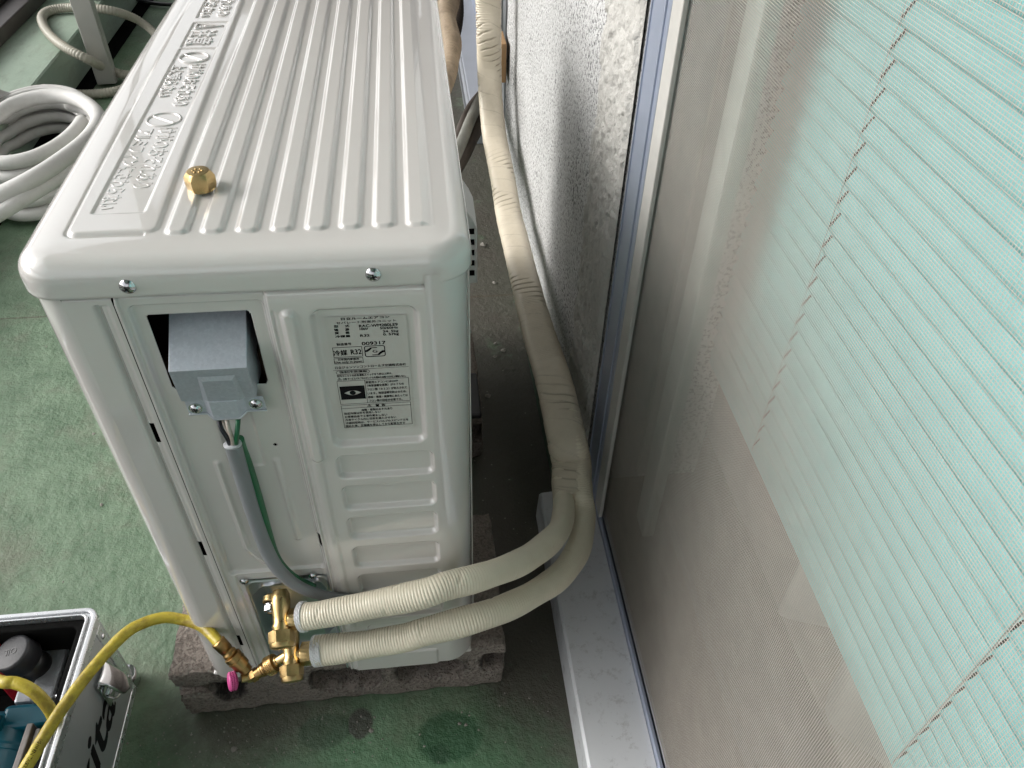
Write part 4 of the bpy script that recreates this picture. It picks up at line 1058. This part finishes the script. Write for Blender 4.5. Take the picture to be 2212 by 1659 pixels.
# ================================================================= YELLOW CHARGING HOSE with control valve
yh = thing('charging_hose', 'yellow charging hose arching from the tool case to the brass fitting with pink knob', 'hose')
HP = [(0.03579,-0.01696,0.18688), (0.01659,0.0038,0.18417), (-0.00224,0.01315,0.18402), (-0.01932,0.01425,0.19001), (-0.03555,0.00746,0.19506), (-0.04825,-0.00607,0.20077), (-0.06153,-0.02525,0.20035), (-0.07154,-0.04425,0.20059), (-0.08096,-0.06416,0.19996), (-0.08978,-0.08486,0.19856), (-0.09722,-0.10637,0.1965), (-0.10265,-0.12154,0.19417), (-0.10957,-0.14025,0.18784), (-.135, -.20, .195), (-.19, -.27, .165), (-.26, -.31, .09), (-.34, -.30, .030), (-.44, -.24, .020)]
hz = tube('hose', HP, .0053, M_YELLOW, yh, 26, .0012, lambda t, th: .00012 * np.sin(t * 300 + th * 3) * np.sin(t * 80))
def hosetext(s, pa_, pb2):
    A, t = resample(catmull(HP), .0005); T, N_, B_ = frames(A)
    i0 = int(np.argmin(np.linalg.norm(A - np.array(pa_), axis=1))); i1 = int(np.argmin(np.linalg.norm(A - np.array(pb2), axis=1)))
    for i, ch in enumerate(s):
        if ch == ' ': continue
        j = int(round(i0 + (i1 - i0) * i / (len(s) - 1))); p_ = Vector(A[j]); tt = Vector(T[j])
        n_ = Vector((.30, -.22, .93)); n_ = (n_ - tt * n_.dot(tt)).normalized(); up_ = n_.cross(tt)
        V, F = glyphs(ch, res=2)
        if not len(V): continue
        V = V - (V.max(0) + V.min(0)) / 2; R_ = .00546
        W = [tuple(p_ + tt * float(v[0]) * .0040 + n_ * (math.cos(float(v[1]) * .0042 / R_) * R_) + up_ * (math.sin(float(v[1]) * .0042 / R_) * R_)) for v in V]
        pm('hose_print', W, F, M_INK, hz, False)
hosetext('ICHINEN TASCO', (-0.09511,-0.09818,0.19822), (-0.10279,-0.1184,0.19457))
def F3(a): return Vector(a)
h0 = Vector(HP[0]); q1 = F3((0.05074,-0.03,0.17713)); q2 = F3((0.06008,-0.034,0.15533))
ax1 = (q2 - h0).normalized()
lathe('ferrule', h0 - ax1 * .004, ax1, [(0, .0060), (.001, .0068), (.003, .0066), (.012, .0064), (.0122, .0058), (.0150, .0057), (.0155, .0066), (.019, .0066)], M_BRASS2, yh, n=28)
kn = lambda t, a: .0003 * (1 if math.sin(a * 24) > 0 else -1)
autosmooth(lathe('knurled_nut', h0 + ax1 * .0155, ax1, [(0, .0070), (.0005, .0082), (.004, .0084), (.0042, .0076), (.006, .0076), (.0062, .0084), (.0072, .0084), (.0074, .0078), (.015, .0076), (.0155, .0062), (.022, .0056)], M_BRASS2, yh, n=56, fn=None), 30)
t0 = Vector(C2) + Vector((-.004, 0, -.0005)); t1 = F3((0.05937,-0.036,0.15484)); axT = (t1 - t0).normalized(); LT = (t1 - t0).length
autosmooth(lathe('port_stub', t0, axT, [(0, .0052), (.010, .0046), (.0105, .0056), (.013, .0056)], M_BRASS, v2, n=26), 35)
ko = t0 + axT * .0125
bm = bmesh.new()
lathe('k', ko, axT, [(0, .0060), (.0006, .0090), (.0024, .0093), (.0026, .0090), (.0088, .0088), (.0092, .0072), (.0120, .0064), (.0122, .0068), (.0138, .0068), (.0140, .0058), (.0145, .0058), (.0147, .0066), (.0162, .0066), (.0164, .0050)], None, bm=bm, n=48)
autosmooth(finish(bm, 'coupler', M_BRASS2, yh), 30)
# diamond knurling: small pyramids round the coupler ring
bm = bmesh.new(); u_ = axT.orthogonal().normalized(); w2 = axT.cross(u_)
for r_ in range(4):
    for k in range(30):
        a = 2 * math.pi * (k + .5 * (r_ % 2)) / 30; c_ = ko + axT * (.0034 + r_ * .0018); n_ = u_ * math.cos(a) + w2 * math.sin(a); s_ = axT.cross(n_)
        b4 = [bm.verts.new(c_ + n_ * .0087 + d) for d in (axT * .0011, s_ * .0010, -axT * .0011, -s_ * .0010)]; tip = bm.verts.new(c_ + n_ * .0097)
        for i in range(4): bm.faces.new((b4[i], b4[(i + 1) % 4], tip))
o_ = finish(bm, 'knurling', M_BRASS, yh); o_['kind'] = 'stuff'
tj = ko + axT * .0160
autosmooth(lathe('valve_body', tj, axT, [(0, .0050), (.002, .0056), (.006, .0056), (.0062, .0066, 1), (.0112, .0066, 1), (.0116, .0050), (.0125, .0046)], M_BRASS2, yh, n=36, rot=.2), 30)
ks = tj + axT * .0115; kb = F3((0.045,-0.041,0.16034)); axk = (kb - ks).normalized()
autosmooth(lathe('stem_hex', ks, axk, [(0, .0052, 1), (.0045, .0052, 1), (.0047, .0040), (.0100, .0038)], M_BRASS3, yh, n=36), 30)
kc = kb - axk * .0040
knob = lathe('knob', kc, axk, [(0, .0055), (.0008, .0076), (.0020, .0084), (.0068, .0084), (.0080, .0076), (.0084, .0050)], M_PINK, yh, n=48)
bm = bmesh.new(); u_ = axk.orthogonal().normalized(); w2 = axk.cross(u_)
for r_ in range(3):
    for k in range(30):
        a = 2 * math.pi * (k + .5 * (r_ % 2)) / 30; c_ = kc + axk * (.0024 + r_ * .0020); n_ = u_ * math.cos(a) + w2 * math.sin(a); s_ = axk.cross(n_)
        b4 = [bm.verts.new(c_ + n_ * .0082 + d) for d in (axk * .0012, s_ * .0010, -axk * .0012, -s_ * .0010)]; tip = bm.verts.new(c_ + n_ * .0091)
        for i in range(4): bm.faces.new((b4[i], b4[(i + 1) % 4], tip))
o_ = finish(bm, 'knob_knurling', M_PINK, knob); o_['kind'] = 'stuff'
# ================================================================= BRASS CAP NUT on the lid
cn = thing('brass_cap_nut', 'loose brass hexagonal cap nut standing on the ribbed lid', 'cap nut')
cp_ = Vector((0.10011,0.07736,0.6026)) + Vector((0, .004, 0))
autosmooth(lathe('nut', cp_, (0, 0, 1), [(0, .0072), (.0006, .0088), (.0014, .0094, 1), (.0042, .0100, 1), (.0095, .0100, 1), (.0112, .0094, .0088), (.0132, .0072), (.0134, .0064)], M_BRASS3, cn, n=60, rot=.15), 30)
for k in range(6):
    a = k * 1.05; lathe('nut_stamp', cp_ + Vector((.003 * math.cos(a), .0025 * math.sin(a), .0134)), (0, 0, 1), [(0, .0011), (.0004, .0008)], M_BRASS3, cn, n=7)
# ================================================================= TOOL CASE and VACUUM PUMP
tcz = .145
case = thing('tool_case', 'open aluminium tool case with black lining and lettering on its side, bottom left', 'case')
CX0, CX1, CY0, CY1 = -.56, -.1075, -.36, .062
def rrpath(x0, x1, y0, y1, r, n=8):
    P = []
    for cx_, cy_, a0 in ((x1 - r, y1 - r, 0), (x0 + r, y1 - r, 90), (x0 + r, y0 + r, 180), (x1 - r, y0 + r, 270)):
        for k in range(n + 1): a = math.radians(a0 + 90 * k / n); P.append((cx_ + r * math.cos(a), cy_ + r * math.sin(a)))
    return P
def wall_loop(name, outer, inner, z0, z1, mat, parent, bev=.0006):
    n = len(outer); V = [(x, y, z0) for x, y in outer] + [(x, y, z1) for x, y in outer] + [(x, y, z1) for x, y in inner] + [(x, y, z0) for x, y in inner]
    F = []
    for k in range(n):
        k2 = (k + 1) % n
        for a in range(4): b_ = (a + 1) % 4; F.append((a * n + k, a * n + k2, b_ * n + k2, b_ * n + k))
    o = pm(name, V, F, mat, parent, False); md = o.modifiers.new('b', 'BEVEL'); md.width = bev; md.segments = 2; md.limit_method = 'ANGLE'; md.angle_limit = math.radians(50); return o
RO = rrpath(CX0, CX1, CY0, CY1, .012)
wall_loop('side_sheet', RO, rrpath(CX0 + .004, CX1 - .004, CY0 + .004, CY1 - .004, .009), .010, tcz - .010, M_ALUCASE, case)
wall_loop('rim', rrpath(CX0 - .001, CX1 + .001, CY0 - .001, CY1 + .001, .0125), rrpath(CX0 + .0035, CX1 - .0035, CY0 + .0035, CY1 - .0035, .0085), tcz - .013, tcz - .001, M_ALURIM, case, .001)
wall_loop('rim', rrpath(CX0 + .0036, CX1 - .0036, CY0 + .0036, CY1 - .0036, .0085), rrpath(CX0 + .0065, CX1 - .0065, CY0 + .0065, CY1 - .0065, .007), tcz - .014, tcz - .0035, M_ALURIM, case, .0006)
wall_loop('rim', rrpath(CX0 + .0066, CX1 - .0066, CY0 + .0066, CY1 - .0066, .007), rrpath(CX0 + .0085, CX1 - .0085, CY0 + .0085, CY1 - .0085, .007), tcz - .014, tcz + .0006, M_ALURIM, case, .0006)
wall_loop('lining', rrpath(CX0 + .0088, CX1 - .0088, CY0 + .0088, CY1 - .0088, .006), rrpath(CX0 + .017, CX1 - .017, CY0 + .017, CY1 - .017, .006), .012, tcz - .006, M_LINING, case, .002)
wall_loop('bottom_trim', rrpath(CX0 - .0012, CX1 + .0012, CY0 - .0012, CY1 + .0012, .0125), rrpath(CX0 + .003, CX1 - .003, CY0 + .003, CY1 - .003, .009), .0004, .011, M_ALURIM, case, .001)
box('floor_panel', (CX0 + .004, CY0 + .004, .004), (CX1 - .004, CY1 - .004, .012), M_LINING, case)
box('corner_trim', (CX1 - .0004, CY1 - .024, .0112), (CX1 + .0011, CY1 - .0125, tcz - .0132), M_ALURIM, case, .0004)
for z in (.030, .118): lathe('rivet', (CX1 + .0012, CY1 - .018, z), (1, 0, 0), [(0, .0034), (.0008, .0030), (.0015, .0018), (.0016, .0004)], M_CHROME, case, n=16)
bm = bmesh.new()
lathe('corner_cap', (CX1 - .009, CY1 - .009, .0006), (0, 0, 1), [(0, .0115), (.002, .0128), (.020, .0128), (.0205, .0112)], M_CHROME, case, n=24)
bm.free()
# latch
la = box('latch', (CX1 + .0008, -.004, .060), (CX1 + .0040, .026, .100), M_CHROME, case, .0012)
def latch_plate():
    V = []; n = 14; m = 10
    for i in range(n):
        for j in range(m):
            u = i / (n - 1); v = j / (m - 1) * 2 - 1
            wv = .0115 * math.sqrt(max(.02, 1 - max(0, u - .55) ** 2 / .21)) * (1 + .1 * (u < .2))
            V.append((CX1 + .0045 + .016 * math.sin(u * 1.5) + .0015 * (1 - v * v), .010 + v * wv, .104 - .030 * u + .004 * math.cos(u * 3)))
    Q = [(i * m + j, (i + 1) * m + j, (i + 1) * m + j + 1, i * m + j + 1) for i in range(n - 1) for j in range(m - 1)]
    o = pm('latch_lever', V, Q, M_CHROME, case); md = o.modifiers.new('t', 'SOLIDIFY'); md.thickness = .0014; return o
latch_plate()
tube('latch_wire', [(CX1 + .004, .0, .075), (CX1 + .009, .001, .068), (CX1 + .009, .012, .060), (CX1 + .008, .024, .062), (CX1 + .004, .026, .072)], .0011, M_CHROME, case, 10, .001)
lathe('latch_pin', (CX1 + .0075, -.004, .086), (0, 1, 0), [(0, .0022), (.030, .0022)], M_CHROME, case, n=14)
# bold italic lettering, built from slanted strokes
LT_ = Print()
V, Fg = glyphs('Makita', 0, 0, 6); w0, w1 = V[:, 0].min(), V[:, 0].max(); cap_h = V[:, 1].max()
Wv = np.c_[(V[:, 0] - w0) / (w1 - w0) * .196 - .190 + V[:, 1] / cap_h * .012, V[:, 1] / cap_h * .044 + .042, V[:, 2]]
for dx_, dz_ in ((0, 0), (.0016, 0), (-.0016, 0), (.0008, .0012), (-.0008, -.0012)): LT_.add(Wv + np.array([dx_, dz_, 0]), Fg)
LT_.build('side_lettering', M_INK, case, lambda V: np.c_[CX1 + .00025 + .000012 * (np.arange(len(V)) * 5 // len(V)), V[:, 0], V[:, 1]])
pump = thing('vacuum_pump', 'teal and grey vacuum pump with black oil cap lying in the tool case', 'vacuum pump')
oc = Vector((-.180, .028, .112)); oax = Vector((-.28, -.05, .95)).normalized()
capo_ = lathe('oil_cap', oc, oax, [(0, .0185), (.002, .0195), (.018, .0190), (.0200, .0180), (.0206, .016), (.0207, .001)], M_RUBBER, pump, n=48)
autosmooth(capo_, 50)
V, Fg = glyphs('OIL', .02, 0); V = V - (V.max(0) + V.min(0)) / 2
xo = Vector((-1, -.10, 0)); xo = (xo - oax * xo.dot(oax)).normalized(); yo = oax.cross(xo)
pm('oil_lettering', [tuple(oc + oax * (.0209 + float(v[2]) * .012) + xo * (float(v[0]) * .0092) + yo * (float(v[1]) * .0098)) for v in V], Fg, M_BLKPL, capo_, False)
lathe('oil_neck', oc - oax * .030, oax, [(0, .016), (.030, .016)], M_BLKPL, pump, n=28)
box('pump_head', (-.172, -.008, .035), (-.147, .050, .098), M_CASTGREY, pump, .004, 3)
box('pump_head_fin', (-.195, .000, .035), (-.174, .045, .080), M_CASTGREY, pump, .003)
box('gasket_block', (-.146, -.002, .030), (-.139, .046, .088), M_BLKPL, pump, .001)
box('warning_sticker', (-.1389, .000, .050), (-.1386, .014, .082), M_YSTICK, pump)
lathe('head_bolt', (-.142, -.006, .094), (0, 0, 1), [(0, .0040), (.005, .0038), (.0065, .002)], M_CHROME, pump, n=16)
autosmooth(lathe('motor_housing', (-.200, -.012, .058), (0, -1, 0), [(0, .030), (.004, .033), (.030, .0335), (.032, .032), (.036, .032), (.038, .0335), (.20, .034), (.23, .030)], M_TEAL, pump, n=56), 30)
box('motor_collar', (-.196, -.030, .040), (-.146, -.006, .090), M_TEAL, pump, .005, 3)
box('motor_lug', (-.206, -.034, .088), (-.190, -.020, .099), M_TEAL, pump, .002)
screw((-.198, -.027, .0992), pump, .0030, (0, 0, 1), .4)
box('side_board', (-.164, -.26, .030), (-.158, -.032, .098), simple('worn_grey_panel', (.22, .20, .19, 1), .7, 0, .3, 120), pump, .001)
box('side_board', (-.156, -.26, .030), (-.152, -.036, .094), simple('pale_grey_panel', (.38, .35, .34, 1), .6, 0, .2, 120), pump, .001)
tube('black_handle', [(-.240, -.012, .128), (-.222, -.008, .128), (-.205, -.018, .118), (-.198, -.030, .100)], .010, M_BLKPL, pump, 20, .002)
tag(box('red_switch', (-.232, .036, .0125), (-.2065, .048, .128), M_RED, None, .003), 'small red plastic piece beside the oil cap at the left picture edge', 'switch')
y2 = thing('inner_yellow_hose', 'short yellow hose curling over the vacuum pump inside the tool case', 'hose')
tube('hose', [(-.262, -.03, .020), (-.262, -.02, .09), (-.248, -.002, .132), (-.215, .004, .143), (-0.15404,-0.03368,0.18491), (-0.13925,-0.03766,0.18727), (-0.12641,-0.0428,0.18367), (-0.1178,-0.04861,0.1743), (-0.11298,-0.05452,0.15838), (-0.12031,-0.05364,0.12435), (-0.13166,-0.04904,0.09076)], .0055, M_YELLOW, y2, 24, .002)
# ================================================================= WHITE COIL, CREAM HOSE, POLE, OLD PIPES
coil = thing('foam_tube_coil', 'coil of white foam insulated twin tube lying on the green floor', 'tube coil')
cxc, cyc = -.556, 1.268
def helix(rx, ry, r, turns, z0, ph, dz, name):
    P = []
    for k in range(int(turns * 48)):
        a = ph + 2 * math.pi * k / 48; w_ = 1 + .025 * math.sin(k * .13) + .015 * math.sin(k * .047 + 1)
        x = cxc + rx * w_ * math.cos(a) - .10 * ry * math.sin(a); y = cyc + ry * w_ * math.sin(a)
        P.append((x, y, z0 + dz * k / 48 + min(.09, max(0, (-.650 - x) * 3))))
    A, t = resample(P, .008); return tube(name, list(map(tuple, A)), r, M_FOAM, coil, 18, .01, smoothpath=False)
TA = [(-0.38919,1.18107,0.166), (-0.38415,1.09381,0.17), (-0.40533,0.99631,0.174), (-0.43995,0.92614,0.172), (-0.51384,0.89278,0.15), (-0.59922,0.88431,0.12)]
TB = [(-0.38474,1.17358,0.14), (-0.38291,1.09216,0.146), (-0.40549,0.99626,0.15), (-0.44419,0.91375,0.15), (-0.50533,0.86726,0.13), (-0.58452,0.84359,0.1)]
helix(.112, .190, .0138, 4.6, .015, 2.6, .0275, 'thick_tube')
helix(.096, .172, .0115, 4.2, .017, 2.9, .0285, 'thin_tube')
tube('tube_tail', [(-0.62021,1.21632,0.15), (-0.58825,1.29018,0.158), (-0.53153,1.3202,0.162), (-0.46982,1.30276,0.164), (-0.41739,1.24663,0.165)] + TA, .0150, M_FOAM, coil, 20, .006)
tube('tube_tail', [(-0.50027,1.34157,0.134), (-0.43872,1.2936,0.137), (-0.40187,1.23273,0.139)] + TB, .0130, M_FOAM, coil, 20, .006)
pole = thing('aluminium_pole', 'square aluminium pole standing on the floor at the far left', 'pole')
pc = ((-0.59165,1.76213,0)); 
M_ = Matrix.Translation((-.572, 1.792, 0)) @ Matrix.Rotation(math.radians(8), 4, 'Z')
box('pole_profile', (-.0235, -.0235, 0.007), (.0235, .0235, 2.34), M_POLE, pole, .003, 3, M=M_)
box('pole_profile', (.0237, -.016, 0.007), (.0250, .016, 2.34), M_POLE, pole, .0005, 1, M=M_)
ch = thing('cream_drain_hose', 'thin cream corrugated hose looping round the aluminium pole', 'hose')
tube('hose', [(-0.634,1.5531,0.08378), (-0.66441,1.68811,0.022), (-0.60714,1.69478,0.012), (-0.54622,1.70353,0.012), (-0.51002,1.73171,0.012), (-0.48526,1.78112,0.014), (-0.48994,1.7965,0.018), (-0.53526,1.8011,0.022), (-0.56925,1.79755,0.04), (-0.57331,1.71667,0.092), (-0.63201,1.74438,0.114), (-0.70202,1.84724,0.114), (-0.75279,1.95655,0.114), (-0.75668,2.02128,0.114), (-0.71742,2.0451,0.116), (-0.65009,2.03029,0.12), (-0.58547,2.03286,0.11), (-0.54618,2.08599,0.07), (-0.5064,2.07354,0.04), (-0.46725,2.00241,0.025), (-0.42109,1.88258,0.014)], .0115, M_CREAM, ch, 18, .0016, lambda t, th: .0007 * np.sin(t * 2 * np.pi / .0075) + 0 * th)
op = thing('old_wrapped_pipes', 'aged brown tape wrapped pipes forking behind the air conditioner', 'pipes')
def oldfn(t, th): return .0011 * np.sin(t * 2 * np.pi / .011 + th) * np.sin(th * 2 + t * 17) + .0012 * np.sin(t * 40 + th * 2) + .0006 * np.abs(np.sin(t * np.pi / .006))
tube('pipe', [(0.34232,1.4915,0.3534), (0.33313,1.39659,0.324), (0.32368,1.33601,0.31663), (0.32195,1.27285,0.30762), (0.32511,1.1979,0.30145), (0.31699,1.12259,0.29321), (0.30471,1.06237,0.28579), (0.2866,0.99815,0.27321)], ([0, .25, 1], [.021, .019, .0165]), M_OLDTAPE, op, 30, .0012, oldfn)
tube('pipe', [(0.32348,1.41222,0.30985), (0.31061,1.36833,0.29038), (0.30525,1.31038,0.27169), (0.30033,1.25664,0.25758), (0.29497,1.19048,0.24482)], .016, M_OLDTAPE, op, 26, .0012, oldfn)
tube('pipe', [(0.36526,1.6305,0.28477), (0.35619,1.53255,0.25214), (0.34007,1.41708,0.22915), (0.31902,1.26842,0.21406), (0.3004,1.1544,0.20698)], .013, M_DARKTAPE, op, 20, .002, oldfn)
gd = thing('grey_drain_hose', 'grey corrugated drain hose and dark taped pipe crossing under the ivory bundle', 'hose')
tube('hose', [(0.40358,1.27832,0.17833), (0.37669,1.19819,0.17686), (0.3551,1.11914,0.17735), (0.33337,1.01966,0.18538), (0.31261,0.9238,0.19744), (0.29267,0.82811,0.2098)], .0098, M_DRAIN, gd, 20, .0010, lambda t, th: .0013 * np.sin(t * 2 * np.pi / .0058) + 0 * th)
tube('taped_pipe', [(0.40088,1.26911,0.1386), (0.37973,1.18838,0.13734), (0.35536,1.10155,0.14381), (0.33447,1.01686,0.15308), (0.30927,0.92292,0.16654)], .0125, M_DARKTAPE, gd, 20, .0012, lambda t, th: .0010 * np.sin(t * 2 * np.pi / .008) + 0 * th)
tube('taped_pipe', [(0.39396,1.30864,0.15046), (0.36759,1.2351,0.15613), (0.34556,1.14797,0.16262), (0.32651,1.05853,0.16708), (0.30559,0.97961,0.1678)], .0105, M_DARKTAPE, gd, 20, .0012, lambda t, th: .0010 * np.sin(t * 2 * np.pi / .008) + 0 * th)
tag(box('wood_wedge', (.425, 1.20, .22), (.436, 1.275, .30), M_WOOD, None, .002), 'small piece of bare wood wedged between ivory bundle and stucco wall', 'wood piece')
rs = thing('black_wire_stand', 'round black wire stand on the far floor at the top left', 'plant stand')
cr = Vector((-.50, 2.62, .012)); rr_ = .215
tube('ring', [tuple(cr + Vector((rr_ * math.cos(a), rr_ * math.sin(a), 0))) for a in np.linspace(0, 2 * math.pi, 48)], .0065, M_BLKPL, rs, 10, .01, smoothpath=False)
for a in (4.85, 2.2, .2): tube('leg', [tuple(cr + Vector((rr_ * math.cos(a), rr_ * math.sin(a), 0))), tuple(cr + Vector((rr_ * math.cos(a) * .9, rr_ * math.sin(a) * .9, .35)))], .006, M_BLKPL, rs, 10, .05, smoothpath=False)
hk = tube('cable_clip', [(0.29,0.17574,-0.00432), (0.29,0.19204,-0.01747), (0.292,0.17718,0.01104), (0.294,0.15751,0.03501), (0.294,0.15056,0.03605), (0.292,0.1476,0.03261)], .0010, M_CHROME, ac, 10, .0008)
# ================================================================= GRIT on the floor
def grit():
    bm = bmesh.new(); g = random.Random(3)
    def chip(x, y, s):
        r = bmesh.ops.create_icosphere(bm, subdivisions=1, radius=s)
        for v in r['verts']: v.co = Vector((v.co.x * g.uniform(.6, 1.4), v.co.y * g.uniform(.6, 1.4), abs(v.co.z) * g.uniform(.4, .9))) ; v.co += Vector((x, y, 0))
    for _ in range(420):
        m = g.random()
        if m < .45: x, y = g.gauss(.0, .07), g.gauss(-.035, .03)
        elif m < .65: x, y = g.uniform(-.05, .36), g.uniform(-.12, -.01)
        elif m < .85: x, y = g.uniform(.30, .40), g.uniform(-.1, 1.2)
        else: x, y = g.uniform(-.5, .0), g.uniform(.05, 1.1)
        chip(x, y, g.choice((.0005, .0007, .0009, .0013)))
    for x, y, s in ((.012, -.035, .0035), (-.27, .60, .0035), (-.262, .46, .0025), (.345, 1.02, .011), (.365, .93, .009), (.375, .80, .005), (.335, .49, .005), (.255, -.032, .0022), (.262, -.034, .0022), (.158, -.030, .003), (-.215, .32, .003), (.36, .62, .004), (.355, .585, .004), (.371, .60, .005)): chip(x, y, s)
    o = finish(bm, 'grit', M_DEBRIS); tag(o, 'pale grit and paint flakes scattered on the green floor', 'grit', kind='stuff')
grit()
